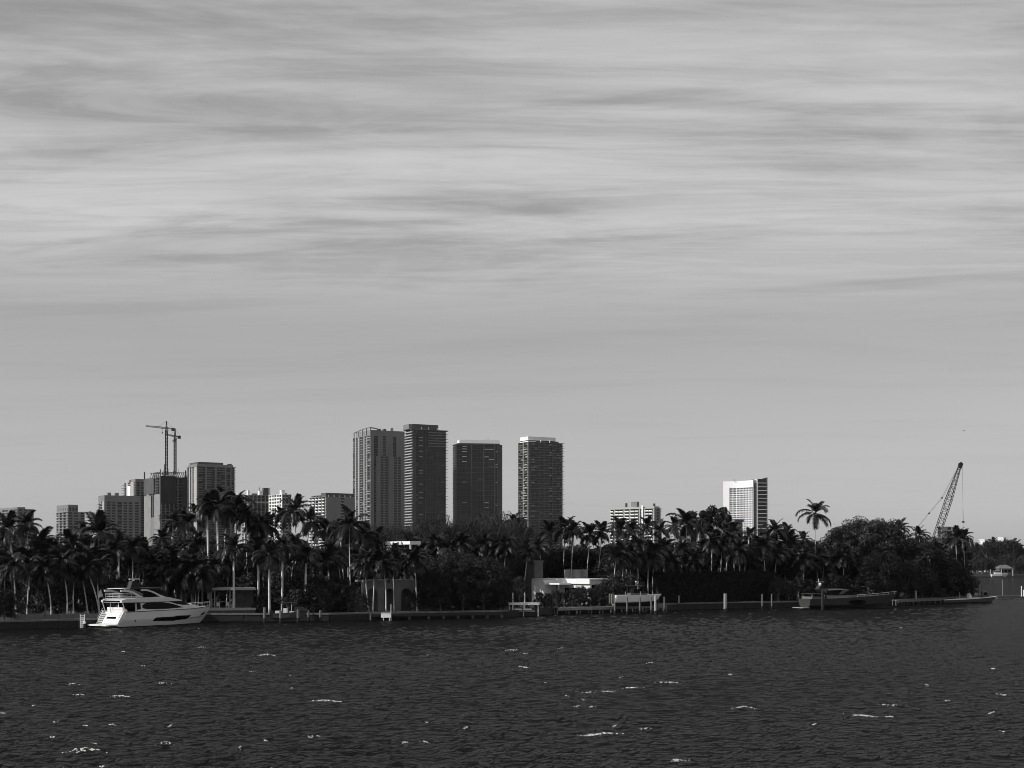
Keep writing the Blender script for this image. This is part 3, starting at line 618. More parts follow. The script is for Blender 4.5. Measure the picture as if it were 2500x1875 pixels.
# ------------------------------------------------------------------ yacht
def yacht():
    t = thing('motor_yacht', 'large white motor yacht moored with its sunlit stern platform beside the seawall', 'yacht', (-73.28, 266.8, 0), R(55))
    sheer = lambda x: 2.80 + 0.012*x + (0.25*max(0,(x-17)/8)**1.3)
    xs0 = lambda z: 0.62*max(0,z); xs1 = lambda z: 22.2 + 2.9*min(1,max(0,z)/2.9)**0.8
    def hb(s, z):
        full = 2.55 + 0.6*min(1, max(0, z+0.3)/1.6)
        return full*(1 - max(0,(s-0.52)/0.48)**(2.1 if z > 1.2 else 1.8)) + 0.03
    q = MB(); ns, zl = 34, [-0.5, 0.28, 0.9, 1.6, 2.3, 1.0]
    def hull(z_of, nz):
        rows = []
        for i in range(ns+1):
            s = i/ns; r = []
            for j in range(nz):
                z = z_of(s, j); x = xs0(z) + (xs1(z)-xs0(z))*s; r.append((x, hb(s,z), z))
            rows.append(r)
        for sg in (-1, 1):
            vs = [(x, sg*y, z) for r in rows for x, y, z in r]; fs = []
            for i in range(ns):
                for j in range(nz-1):
                    a, b, c, d = i*nz+j, (i+1)*nz+j, (i+1)*nz+j+1, i*nz+j+1
                    fs.append((a,b,c,d) if sg < 0 else (a,d,c,b))
            q.add(vs, fs)
        return rows
    zz = [0.16, 0.4, 0.7, 0.9, 1.1, 1.4, 1.6, 1.8, 2.1, 2.4]
    rows = hull(lambda s, j: zz[j] if j < 10 else sheer(s*25), 11)
    a = rows[0]; n = len(a); q.add([(x,-y,z) for x,y,z in a] + [(x,y,z) for x,y,z in a], [(i, i+1, n+i+1, n+i) for i in range(n-1)])      # transom
    top = [r[-1] for r in rows]; m = len(top); q.add([(x,-y,z-0.05) for x,y,z in top] + [(x,y,z-0.05) for x,y,z in top], [(i, i+1, m+i+1, m+i) for i in range(m-1)])
    h = q.build('hull', M_gel, t, smooth=False)
    q = MB(); hull(lambda s, j: (-0.5, 0.158)[j], 2); q.add([(0,-2.9,-0.5),(0,2.9,-0.5),(0,2.9,0.158),(0,-2.9,0.158)], [(0,1,2,3)]); q.build('boot_stripe', M_black, t)
    # rub rail along the sheer
    q = MB()
    for sg in (-1,1): q.tube([(x, sg*(y+0.03), z-0.02) for x,y,z in top], 0.07, 4)
    q.build('rub_rail', M_gelgrey, t)
    hy = lambda x, z: hb((x-xs0(z))/(xs1(z)-xs0(z)), z)
    def strip(poly, off0, off1, yf, nm, m, par=t):
        q = MB()
        for sg in (-1, 1):
            q.side(poly if sg > 0 else poly[::-1], lambda x,z: sg*(yf(x,z)+off0), lambda x,z: sg*(yf(x,z)+off1))
        return q.build(nm, m, par)
    def dense(poly, step=0.8):
        out = []
        for (x0,z0),(x1,z1) in zip(poly, poly[1:]+poly[:1]):
            k = max(1, int(math.hypot(x1-x0, z1-z0)/step))
            out += [(x0+(x1-x0)*i/k, z0+(z1-z0)*i/k) for i in range(k)]
        return out
    def ribbon(bot, topf, x0, x1, yf, nm, m, off=0.05, par=t, nseg=16):     # a panel following the side between two height curves
        for sg in (-1, 1):
            q = MB(); vs = []
            for i in range(nseg+1):
                x = x0 + (x1-x0)*i/nseg
                for k in range(5): z = bot(x) + (topf(x)-bot(x))*k/4; vs.append((x, sg*(yf(x,z)+off), z))
            fs = []
            for i in range(nseg):
                for k in range(4): a, b = i*5+k, (i+1)*5+k; fs.append((a,b,b+1,a+1) if sg < 0 else (a,a+1,b+1,b))
            q.add(vs, fs); q.build(nm, m, par)
    lin = lambda pts: (lambda x: float(np.interp(x, [p[0] for p in pts], [p[1] for p in pts])))
    ribbon(lin([(7.9,.98),(13.3,.86),(13.6,.96),(16.6,1.06),(17.7,1.74)]), lin([(7.9,1.0),(8.6,1.6),(13.2,1.66),(13.6,1.8),(17.7,1.76)]), 7.9, 17.7, hy, 'hull_window', M_glassdark, 0.07, nseg=40)
    ribbon(lin([(21.0,1.55),(22.6,1.75),(23.1,2.22)]), lin([(21.0,1.56),(21.6,1.95),(23.1,2.25)]), 21.0, 23.1, hy, 'anchor_pocket', M_glassdark)
    q = MB(); q.box(3.7,4.0,-hy(3.8,1.2)-0.03,-hy(3.8,1.2)+0.02,1.0,1.35); q.build('exhaust_port', M_gelgrey, t)
    # superstructure
    wy = lambda x, z: (2.62 - 1.75*max(0,(x-12)/10.5)**1.7) * (1 - 0.045*max(0, z-3))
    def loft(top, bot, x0, x1, yf, nm, m, nseg=30, par=t):
        q = MB(); vs = []
        for i in range(nseg+1):
            x = x0 + (x1-x0)*i/nseg; zb, zt = bot(x), top(x); zc = zb + (zt-zb)*0.86
            vs += [(x,-yf(x,zb),zb),(x,-yf(x,zc),zc),(x,-yf(x,zt)+0.22,zt),(x,yf(x,zt)-0.22,zt),(x,yf(x,zc),zc),(x,yf(x,zb),zb)]
        fs = []
        for i in range(nseg):
            for k in range(6): a, b = i*6+k, i*6+(k+1)%6; fs.append((a, a+6, b+6, b))
        fs.append(tuple(range(6))); fs.append(tuple(range(nseg*6+5, nseg*6-1, -1)))
        q.add(vs, fs); return q.build(nm, m, par)
    dh = loft(lin([(4.6,4.5),(12.5,4.6),(15.6,4.5),(18.8,3.72),(22.5,3.25),(23.4,3.1)]), lin([(4.6,2.7),(23.4,2.9)]), 4.6, 23.4, wy, 'deckhouse', M_gel)
    ribbon(lin([(4.7,3.12),(5.5,3.2)]), lin([(4.7,4.4),(5.2,4.36),(5.6,4.3)]), 4.7, 5.6, wy, 'saloon_window', M_glassdark, 0.03, dh, 4)
    ribbon(lin([(6.0,3.4),(7,3.15),(12,3.12),(16.1,3.28)]), lin([(6.0,3.9),(6.8,4.3),(8,4.4),(10.9,4.36),(13.2,4.05),(16.1,3.32)]), 6.0, 16.1, wy, 'saloon_window', M_glassdark, 0.03, dh, 24)
    ribbon(lin([(12.6,4.42),(14.5,3.95),(16.5,3.72),(18.4,3.66)]), lin([(12.6,4.46),(13.6,4.52),(15.4,4.5),(17,4.12),(18.4,3.70)]), 12.6, 18.4, wy, 'wheelhouse_window', M_glassdark, 0.03, dh, 20)
    q = MB(); q.quad((15.7,-1.7,4.52),(18.7,-1.35,3.78),(18.7,1.35,3.78),(15.7,1.7,4.52)); q.build('windscreen', M_glassdark, dh)
    q = MB(); q.box(4.55,4.6,-2.2,2.2,2.75,4.4); q.build('saloon_door', M_glassdark, dh)
    # side bulwark that sweeps up amidships, cockpit
    fw = lambda x, z: (2.85 - 1.9*max(0,(x-10)/9)**1.8)
    fd = loft(lin([(1.0,4.95),(1.9,5.22),(10.8,5.42),(13,5.2),(16.2,4.66)]), lin([(1.0,4.5),(12,4.52),(16.2,4.5)]), 1.0, 16.2, fw, 'flybridge_deck', M_gel)
    q = MB(); q.box(0.93,0.99,-2.3,2.3,4.6,4.84); q.build('aft_locker_strip', M_glassdark, fd)
    q = MB()
    for y in (-2.75, 2.75): q.bar((1.9,y,2.75),(1.25,y,4.5),0.09,6)
    q.bar((1.5,0.9,2.75),(1.5,0.9,4.5),0.06,6); q.build('cockpit_post', M_alu, t)
    q = MB(); q.box(1.9,2.8,-2.0,2.2,2.75,3.25); q.box(1.85,2.1,-2.0,2.2,3.25,3.6); q.build('cockpit_sofa', M_white, t)
    q = MB(); q.box(3.0,3.9,-0.7,0.9,3.3,3.38); q.bar((3.4,0.1,2.75),(3.4,0.1,3.3),0.12,6); q.build('cockpit_table', M_wood, t)
    # transom: garage door, stair wings, name plate, platform
    tr = lambda z, o: 0.62*z - o
    q = MB(); q.add([(tr(.75,.05),-1.9,.75),(tr(.75,.05),1.9,.75),(tr(2.62,.05),1.75,2.62),(tr(2.62,.05),-1.75,2.62),(tr(.75,-.02),-1.9,.75),(tr(.75,-.02),1.9,.75),(tr(2.62,-.02),1.75,2.62),(tr(2.62,-.02),-1.75,2.62)], [(0,3,2,1),(0,1,5,4),(1,2,6,5),(2,3,7,6),(3,0,4,7)]); gd = q.build('garage_door', M_white, t)
    q = MB(); q.add([(tr(z,.075),y,z) for z,y in ((1.55,-1.25),(1.55,1.25),(1.9,1.2),(1.9,-1.2))], [(0,3,2,1)]); q.build('name_plate', M_glassdark, gd)
    for sg in (-1, 1):
        for k in range(6):
            z = 0.65 + k*0.36; q = MB(); q.box(tr(z,.42), tr(z,-.3), min(sg*2.0,sg*2.75), max(sg*2.0,sg*2.75), z-0.12, z); q.build('stern_step', M_white, t)
        q = MB(); q.side([(tr(.62,.5),.62),(tr(.62,-.1),.62),(tr(2.75,-.4),2.75),(tr(3.05,-.4),3.05),(tr(2.9,.35),3.0)], sg*2.86-0.1, sg*2.86+0.1); q.build('stern_wing', M_gel, t)
        q = MB(); q.tube([(tr(.8,.3),sg*2.9,1.6),(tr(2.6,.2),sg*2.9,3.4)], 0.035, 5); q.build('stair_rail', M_alu, t)
    q = MB(); q.prism([(-2.3,-2.5),(-2.0,-2.85),(0.2,-2.95),(0.2,2.95),(-2.0,2.85),(-2.3,2.5)], 0.36, 0.62); q.build('swim_platform', M_white, t)
    q = MB(); q.box(-1.9,0.1,-2.5,2.5,-0.3,0.35); q.build('platform_lift', M_black, t)
    # flybridge: rails, arch arms, black roof, mast
    q = MB()
    for z in (5.55, 5.85, 6.15): q.tube([(4.6,-2.35,z),(1.6,-2.35,z),(1.25,-1.9,z),(1.25,1.9,z),(1.6,2.35,z),(4.6,2.35,z)], 0.035, 4)
    for x, y in ((1.25,-1.9),(1.25,0),(1.25,1.9),(2.6,-2.35),(3.6,-2.35),(4.6,-2.35),(2.6,2.35),(4.6,2.35)): q.bar((x,y,5.0),(x,y,6.15),0.035,4)
    q.build('flybridge_rail', M_alu, t)
    aft = [(1.2,6.78),(2.6,6.80),(4.2,6.45),(5.6,5.75),(6.6,5.35),(4.4,5.35),(4.9,5.7),(3.8,6.2),(2.6,6.42),(1.3,6.42)]
    fwd = [(6.0,6.85),(7.4,6.80),(9.0,6.35),(10.2,5.85),(11.8,5.35),(10.6,5.3),(9.3,5.9),(8.2,6.3),(7.2,6.55),(6.0,6.55)]
    for nm, poly in (('aft_arch', aft), ('forward_arch', fwd)):
        for sg in (-1, 1):
            q = MB(); q.side(poly, sg*2.25-0.14, sg*2.25+0.14); q.build(nm, M_gel, t)
    q = MB()
    for sg in (-1,1): q.side([(6.4,5.4),(10.4,5.38),(8.4,6.2),(7.2,6.5),(6.8,6.5)], sg*2.2-0.03, sg*2.2+0.03)
    q.build('side_screen', M_glassdark, t)
    q = MB(); q.side([(10.6,5.3),(12.8,5.1),(12.4,5.35),(10.2,5.9)], -2.0, 2.0); q.build('flybridge_windscreen', M_glassdark, t)
    q = MB(); q.prism([(3.4,-2.3),(11.0,-2.3),(11.9,-1.6),(11.9,1.6),(11.0,2.3),(3.4,2.3)], 6.86, 7.12); rf = q.build('hardtop', M_fabric, t)
    q = MB(); q.box(1.9,3.38,-2.2,2.2,6.96,7.06); q.build('hardtop_lip', M_gel, rf)
    q = MB(); q.side([(5.0,7.12),(7.4,7.12),(6.9,7.9),(5.9,8.4),(5.5,8.4)], -0.5, 0.5); ms = q.build('radar_mast', M_black, t)
    q = MB(); q.box(5.1,7.5,-0.12,0.12,8.62,8.78); q.bar((6.2,0,8.3),(6.2,0,8.62),0.14,6); q.build('radar_bar', M_white, ms)
    q = MB(); q.bar((11.0,-1.9,7.1),(11.1,-1.9,11.6),0.05,4); q.build('whip_antenna', M_steel, t)
    q = MB(); q.bar((1.1,2.2,5.0),(0.4,2.2,6.9),0.04,4); q.add([(0.45,2.2,6.8),(0.9,2.25,5.6),(0.1,2.5,5.3),(-0.2,2.4,6.2)], [(0,1,2,3),(3,2,1,0)]); q.build('stern_flag', mat('flag_cloth',0.4,0.9,0.6,2.0), t)
    # foredeck fittings
    q = MB()
    rp = [(x, y-0.1, z+0.75) for x,y,z in top[20:]]
    for sg in (-1,1):
        q.tube([(x,sg*y,z) for x,y,z in rp], 0.03, 4)
        for x,y,z in rp[::2]: q.bar((x,sg*y,z-0.78),(x,sg*y,z),0.025,4)
    q.build('bow_rail', M_alu, t)
    q = MB(); q.box(19.8,20.2,-0.3,0.3,3.3,3.85); q.build('deck_locker', M_white, t)
    return t
yacht()

# ------------------------------------------------------------------ other boats
def simple_hull(q, Ln, beam, zk, zs_aft, zs_bow, ns=18, flare=0.8, rake=1.2, mi=0, zcut=None):
    rows = []
    for i in range(ns+1):
        s = i/ns; zs = zs_aft + (zs_bow-zs_aft)*s**1.5; r = []
        for f in (0, 0.35, 0.7, 1.0):
            z = zk + (zs-zk)*f; x = s*(Ln - rake*(1-f)**1.2)
            w_ = beam/2*(flare + (1-flare)*f) * (0.35+0.65*min(1,f/0.35+0.0) if f < 0.35 else 1) * (1 - max(0,(s-0.45)/0.55)**2.1) + 0.02
            r.append((x, w_, z))
        rows.append(r)
    nz = 4
    for sg in (-1, 1):
        vs = [(x,sg*y,z) for r in rows for x,y,z in r]; fs = []
        for i in range(ns):
            for j in range(nz-1):
                a,b,c,d = i*nz+j,(i+1)*nz+j,(i+1)*nz+j+1,i*nz+j+1; fs.append((a,b,c,d) if sg < 0 else (a,d,c,b))
        q.add(vs, fs, mi)
    a = rows[0]; q.add([(x,-y,z) for x,y,z in a]+[(x,y,z) for x,y,z in a], [(i,i+1,nz+i+1,nz+i) for i in range(nz-1)], mi)
    tp = [r[-1] for r in rows]; m = len(tp); q.add([(x,-y,z-0.12) for x,y,z in tp]+[(x,y,z-0.12) for x,y,z in tp], [(i,i+1,m+i+1,m+i) for i in range(m-1)], mi)
    return rows
def heading(u0, v0, u1, v1):
    a = P(u0, v0, YW(v0)); b = P(u1, v1, YW(v1)); return a, math.atan2(b.y-a.y, b.x-a.x), (b-a).length
# boat raised on the lift
def lift_boat():
    Y = 335.2; X0 = XU(1497, Y); t = thing('sport_boat', 'white sport boat with dark bottom raised out of the water between pilings', 'boat', (X0, Y, 0), R(22))
    Ln = 12.4; q = MB(); simple_hull(q, Ln, 3.4, 1.95, 4.25, 4.45, rake=2.6, flare=0.72)
    q.build('hull', mat('pale_hull', 0.8, 0.3, 0.06, 0.4, 0.5), t)
    q = MB(); simple_hull(q, Ln-0.25, 3.1, 1.72, 2.5, 3.0, rake=2.2, flare=0.85); q.build('bottom_paint', M_black, t)
    q = MB(); q.box(4.0,8.2,-1.0,1.0,4.1,4.75); q.build('console', M_gelgrey, t)
    q = MB(); q.side([(4.6,4.75),(7.4,4.75),(6.6,5.6),(5.0,5.6)], -0.95, 0.95); q.build('windscreen', M_glassdark, t)
    q = MB(); q.box(3.6,7.8,-1.4,1.4,6.3,6.42); tt = q.build('t_top', M_fabric, t)
    q = MB()
    for x in (4.2, 5.6, 7.2):
        for y in (-1.1, 1.1): q.bar((x,y,4.3),(x,y,6.3),0.05,4)
    q.build('t_top_frame', M_steel, t)
    q = MB(); q.bar((5.8,0,6.4),(5.8,0,7.2),0.05,4); q.tube([(5.8,0,7.1),(5.8,0,7.3),(5.8,0,7.5)],[0.12,0.2,0.08],6); q.build('radar_dome', M_white, t)
    for k in (-0.6, 0.6): q = MB(); q.box(-0.7,-0.05,k-0.22,k+0.22,2.4,4.6); q.build('outboard_motor', M_steell, t)
    q = MB()
    for x in (2.2, 6.0, 9.2): q.bar((x,-1.75,4.3),(x,-1.72,5.1),0.05,4)
    q.build('rail_post', M_alu, t)
    return t
lift_boat()
# dark sport cruiser
def cruiser():
    a, hd, ln = heading(1965, 1487.5, 2150, 1482)
    t = thing('sport_cruiser', 'long dark grey sport cruiser with oval hull window moored along the dock', 'boat', (a.x, a.y+0.6, 0), R(20))
    Ln = 27.2; q = MB(); rows = simple_hull(q, Ln, 5.6, 0.15, 2.55, 3.75, rake=4.2, flare=0.8, ns=26)
    q.build('hull', mat('dark_hull', 0.05, 0.2, 0.1, 0.3, 0.5), t)
    q = MB(); simple_hull(q, Ln-3.4, 5.2, -0.4, 0.16, 0.2, rake=0.6, flare=0.9); q.build('boot_stripe', M_black, t)
    q = MB(); pts = [(13.6+2.5*math.cos(k*math.pi/10)*(1.0), 1.75+0.55*math.sin(k*math.pi/10)) for k in range(20)]
    q.side([(x,z) for x,z in pts], -2.85, -2.25); q.build('hull_window', M_glassdark, t)
    wy = lambda x, z: (2.35 - 1.4*max(0,(x-11)/9)**1.5)*(1-0.05*(z-2.6))
    lin = lambda pts: (lambda x: float(np.interp(x, [p[0] for p in pts], [p[1] for p in pts])))
    def loft(top, bot, x0, x1, nm, m, nseg=20, ex=0.0):
        q = MB(); vs = []
        for i in range(nseg+1):
            x = x0+(x1-x0)*i/nseg; zb, zt = bot(x), top(x)
            vs += [(x,-wy(x,zb)-ex,zb),(x,-wy(x,zt)-ex+0.25,zt),(x,wy(x,zt)+ex-0.25,zt),(x,wy(x,zb)+ex,zb)]
        fs = [(i*4+k, i*4+k+4, i*4+(k+1)%4+4, i*4+(k+1)%4) for i in range(nseg) for k in range(4)] + [(0,1,2,3),(nseg*4+3,nseg*4+2,nseg*4+1,nseg*4)]
        q.add(vs, fs); return q.build(nm, m, t)
    loft(lin([(5,3.5),(10,3.7),(16,3.6),(20.5,3.3)]), lin([(5,2.5),(20.5,3.0)]), 5, 20.5, 'deckhouse', M_gelgrey)
    loft(lin([(5.6,4.6),(9.5,4.75),(12.6,4.35),(15.4,3.66)]), lin([(5.6,3.52),(15.4,3.62)]), 5.6, 15.4, 'cabin_glass', M_glassdark, ex=-0.1)
    loft(lin([(6.2,4.98),(9.6,5.1),(11.6,4.86)]), lin([(6.2,4.7),(9.6,4.8),(11.6,4.62)]), 6.2, 11.6, 'hardtop', M_gelgrey, ex=0.05)
    q = MB(); q.side([(9.9,4.9),(11.8,4.82),(9.6,3.72),(8.6,3.72)], -2.14, -1.98); q.build('roof_strut', M_gelgrey, t)
    q = MB(); q.box(0.7,4.4,-2.4,2.4,2.56,3.15); q.build('sun_pad', M_wood, t)
    q = MB(); q.box(0.6,4.6,-2.5,2.5,3.75,3.9); q.build('awning', M_fabric, t)
    q = MB()
    for x in (0.8, 4.4): q.bar((x,-2.3,2.5),(x,-2.3,3.75),0.07,5)
    q.build('awning_post', M_alu, t)
    q = MB(); q.box(-2.0,0.1,-2.4,2.4,0.3,0.5); q.build('swim_platform', M_deckw, t)
    q = MB(); q.side([(3.6,5.0),(5.2,5.0),(4.9,5.9),(4.2,5.9)], -0.9, 0.9); m_ = q.build('radar_arch', M_fabric, t)
    q = MB(); q.tube([(4.5,0,5.9),(4.5,0,6.3),(4.5,0,6.6)],[0.3,0.42,0.12],8); q.box(3.6,5.6,-0.1,0.1,6.72,6.85); q.bar((4.1,0,6.2),(4.1,0,7.6),0.05,4); q.build('radar_dome', M_white, m_)
    q = MB(); q.side([(5.2,4.0),(6.3,4.6),(5.0,5.1),(3.5,5.1)],-1.6,-1.45); q.side([(5.2,4.0),(6.3,4.6),(5.0,5.1),(3.5,5.1)],1.45,1.6); q.build('arch_leg', M_gelgrey, t)
    q = MB(); tp = [r[-1] for r in rows][13:]
    q.tube([(x,-y+0.1,z+0.55) for x,y,z in tp], 0.035, 4)
    for x,y,z in tp[::2]: q.bar((x,-y+0.1,z-0.1),(x,-y+0.1,z+0.55),0.03,4)
    q.build('bow_rail', M_alu, t)
cruiser()
# small console boat left
def console_boat():
    Y = 290; t = thing('console_boat', 'small dark console boat with a black canopy at the lawn seawall', 'boat', (XU(662,Y)+0.3, Y+0.6, 0), R(6))
    q = MB(); simple_hull(q, 6.9, 2.4, 0.35, 1.75, 2.25, rake=1.5, flare=0.75); q.build('hull', M_gelgrey, t)
    q = MB(); q.box(2.0,2.9,-0.5,0.5,1.5,2.7); q.build('console', M_white, t)
    q = MB(); q.add([(2.9,-0.5,2.7),(2.9,0.5,2.7),(2.6,0.5,3.25),(2.6,-0.5,3.25)],[(0,1,2,3)]); q.build('windscreen', M_white, t)
    bx0 = MB(); bx0.box(0.4,1.4,-0.6,0.6,1.5,2.2); bx0.build('seat', M_white, t); bx0 = MB(); bx0.box(3.2,4.6,-0.55,0.55,1.6,2.1); bx0.build('seat', M_white, t)
    q = MB(); q.box(1.2,4.2,-1.0,1.0,3.72,3.84); q.build('canopy', M_fabric, t)
    q = MB()
    for x in (1.6,3.6):
        for y in (-0.8,0.8): q.bar((x,y,1.6),(x,y,3.72),0.045,4)
    q.build('canopy_frame', M_alu, t)
    q = MB(); q.box(-0.6,-0.02,-0.3,0.3,0.6,2.3); q.build('outboard_motor', M_black, t)
    q = MB(); q.side([(4.0,2.1),(6.4,2.3),(6.0,2.9),(4.2,3.0)],-0.9,0.9); q.build('bow_cover', M_fabric, t)
console_boat()
# low open boat at the right hand dock
def open_boat():
    t = thing('open_boat', 'low open boat with a bright white gunwale and square console frame', 'boat', (XU(2296,420.5), 420.5, 0), R(18))
    L_ = 18.5; q = MB(); r = simple_hull(q, L_, 3.4, -0.2, 0.95, 1.75, rake=1.6, flare=0.8); q.build('hull', M_gelgrey, t)
    q = MB(); tp = [x[-1] for x in r]
    for sg in (-1,1): q.tube([(x,sg*(y+0.02),z) for x,y,z in tp], 0.11, 5)
    q.build('gunwale', M_white, t)
    q = MB(); q.box(13.8,15.4,-0.7,-0.5,1.6,3.3); q.box(13.8,14.1,-0.5,0.5,1.6,3.3); q.box(15.1,15.4,-0.5,0.5,1.6,3.3); q.build('console_frame', M_gelgrey, t)
    q = MB(); q.box(14.15,15.05,-0.74,-0.71,2.2,3.0); q.build('console_window', M_glassdark, t)
    q = MB(); q.side([(9.2,1.4),(10.2,1.4),(9.7,2.6),(9.3,2.7)],-0.6,0.6); q.build('seat', M_white, t)
    q = MB(); q.bar((6.4,0,1.0),(6.4,0,3.1),0.05,4); q.build('short_mast', M_alu, t)
open_boat()
def far_boat():
    Y = 1130; t = thing('cabin_boat', 'pale cabin boat tied up at the distant tree-lined shore', 'boat', (XU(2420,Y), Y, 0), R(4))
    q = MB(); simple_hull(q, 13.5, 3.8, -0.2, 2.1, 2.9, rake=2.0); q.build('hull', M_gel, t)
    q = MB(); q.box(2.5,8,-1.4,1.4,2.2,3.3); q.build('cabin', M_gel, t)
    q = MB(); q.box(2.0,7.6,-1.6,1.6,4.3,4.45); q.build('hardtop', M_gel, t)
    q = MB(); q.box(2.8,7.6,-1.45,1.45,3.62,4.28); q.build('cabin_glass', M_glassdark, t)
far_boat()

# ------------------------------------------------------------------ pilings, docks, lifts
pil_me = {}
def piling(u, v0, v1, label, Y=None, rad=0.2, m=None, group=None, lean=0.0, cap=False):
    Y = Y or YW(v1); X = XU(u, Y); h = ZV(v0, Y)
    t = thing('piling', label, 'piling', (X, Y, -1.5), 0, group)
    q = MB(); q.tube([(lean*k/4, 0, (h+1.5)*k/4) for k in range(5)], [rad*1.06, rad*1.02, rad, rad*0.98, rad*0.93], 9); q.build('post', m or M_wood, t, smooth=False)
    q = MB(); q.tube([(0,0,0.2),(lean*0.5,0,2.35)], [rad*1.12, rad*1.05], 9); q.build('waterline_growth', M_black, t)
    if cap: q = MB(); q.tube([(lean,0,h+1.5),(lean,0,h+1.58),(lean,0,h+1.8)], [rad*1.15,rad*1.1,0.02], 9); q.build('piling_cap', M_white, t)
for u, v0 in ((1501,1459),(1531,1458),(1562,1458)): piling(u, v0, 1500, 'dark round piling in the row holding the raised sport boat', group='pilings in the boat lift row')
piling(1590,1457,1499,'dark piling at the bow of the raised sport boat')
piling(1600,1453,1500,'pale tall piling lit white, beside the bow of the raised sport boat', m=M_woodl, rad=0.26)
piling(1606,1453,1497,'dark piling leaning on the pale lit piling at the boat lift', rad=0.24)
piling(1622,1457,1495,'dark short piling past the bow of the raised sport boat')
piling(1657,1454,1487,'pale piling of a close pair in front of the hedge, left one', m=M_woodl, rad=0.24); piling(1663,1454,1486,'weathered piling of a close pair in front of the hedge, right one', rad=0.24)
piling(1769,1449,1495,'pale lit piling of the tall pair standing off the hedge seawall', m=M_woodl, rad=0.22); piling(1773,1449,1493,'dark piling behind the pale one of the tall pair off the hedge', rad=0.22)
for u in (1861, 1884): piling(u, 1450, 1488, 'dark lone piling near the stern of the dark cruiser', group='pilings off the cruiser stern')
piling(2236,1441,1475,'pale striped piling standing between cruiser bow and low open boat', m=M_woodl, rad=0.3, Y=408)
piling(2008,1440,1487,'dark piling standing against the side of the dark cruiser', Y=360, rad=0.3, m=M_steel)
for u, v0, v1 in ((646,1483,1520),(685,1492,1520),(728,1488,1519)): piling(u, v0, v1, 'dark thick piling holding the small console boat', rad=0.3, group='pilings by the console boat')
for u in (753, 782): piling(u, 1490, 1517, 'dark piling set along the seawall right of the console boat', group='pilings along the lawn seawall', rad=0.22)
piling(207,1517,1534,'white capped piling next to the white ladder on the left dock', rad=0.25, m=M_white)
piling(2396,1428,1457,'thin dark post on the waterside behind the low open boat', Y=455, rad=0.14); piling(2389,1420,1457,'thin mangrove-shaded post behind the low open boat', Y=452, rad=0.12)
def dock(label, pts, z, wdt, name='dock', fascia=M_deckw, posts=3.2, planks=None):
    """plank dock along a polyline, water-side edge given"""
    t = thing(name, label, 'dock', (pts[0][0], pts[0][1], 0)); ox, oy = pts[0]
    for (x0,y0),(x1,y1) in zip(pts, pts[1:]):
        d = Vector((x1-x0,y1-y0)); ln = d.length; d.normalize(); n = Vector((-d.y, d.x)); ang = math.atan2(d.y,d.x)
        npl = int(ln/0.6); q = MB(); q.box(0.01, ln/npl-0.02, 0, wdt, -0.05, 0); me = q.mesh('plank', planks or M_deckw)
        for i in range(npl): link('plank', me, t, (x0-ox+d.x*ln*i/npl, y0-oy+d.y*ln*i/npl, z + random.uniform(-.008,.008)), (0,0,ang))
        q = MB(); q.box(0,ln,-0.1,-0.01,-0.62,0.02); link('fascia', q.mesh('fascia', fascia), t, (x0-ox,y0-oy,z), (0,0,ang))
        q = MB(); q.tube([(0,0,-1.2),(0,0,z-0.06)],0.16,7); me = q.mesh('support_post', M_wood)
        for i in range(max(2,int(ln/posts))+1):
            f = i/max(2,int(ln/posts))
            for oo in (0.25, wdt-0.25): link('support_post', me, t, (x0-ox+d.x*ln*f+n.x*oo, y0-oy+d.y*ln*f+n.y*oo, 0))
    return t
g = lambda u, v: (XU(u,YW(v)), YW(v))
dock('sun-striped plank dock under the white house, left of the raised boat', [(XU(1362,330),330),(XU(1500,339.2),339.2)], 1.55, 1.6)
dock('plank dock behind the raised sport boat', [(XU(1501.5,340.2),340.2),(XU(1628,351),351)], 1.55, 1.4, fascia=M_wood)
dock('narrow dock below the arched loggia', [(-28.5,298.2),(-17,303.6),(-2,310.5)], 1.35, 1.2, fascia=M_steel, planks=M_wood)
dock('dock running along behind the low open boat', [(104,398.5),(124,421)], 1.45, 1.5, fascia=M_wood)
dock('low dock reaching out over open water past the low open boat', [(152,462),(178,476)], 1.0, 1.4, fascia=M_wood, posts=6)
piling(2448,1415,1462,'tall thin post on the outer dock over open water', Y=466, rad=0.2)
piling(2494,1433,1464,'white pole at the outer end of the low dock', Y=465, rad=0.18, m=M_white, cap=True); piling(2499,1440,1464,'second white pole beside the outer dock end', Y=466, rad=0.15, m=M_white)
# empty boat lift
def empty_lift():
    Y = 318; X = XU(1240,Y); s = Y/F; t = thing('boat_lift', 'empty boat lift with white beam and two upright guide poles', 'boat lift', (X, Y, 0))
    z = lambda v: ZV(v, Y); x = lambda u: (u-1240)*s
    q = MB(); q.box(x(1240), x(1317), -0.2, 0.2, z(1477), z(1471)); q.build('top_beam', M_white, t)
    q = MB(); q.box(x(1240), x(1317), 2.8, 3.2, z(1477), z(1471)); q.build('top_beam', M_white, t)
    q = MB(); q.box(x(1250), x(1306), -0.15, 0.15, z(1494), z(1490)); q.build('cradle_beam', M_steell, t); q = MB(); q.box(x(1250), x(1306), 2.5, 2.8, z(1494), z(1490)); q.build('cradle_beam', M_steell, t)
    for a, b in ((1256,1274),(1280,1298)): q = MB(); q.box(x(a), x(b), 0.3, 0.6, z(1490)+0.02, z(1486)); q.build('bunk', M_white, t)
    for u in (1243, 1278, 1314):
        for yy in (0.25, 2.95): q = MB(); q.bar((x(u),yy,-1.5),(x(u),yy,z(1477)-0.02),0.13,7); q.build('leg', M_alu, t)
    for u in (1252, 1281): q = MB(); q.bar((x(u),-0.35,z(1490)),(x(u),-0.35,z(1447)),0.11,6); q.build('guide_pole', M_white, t)
empty_lift()
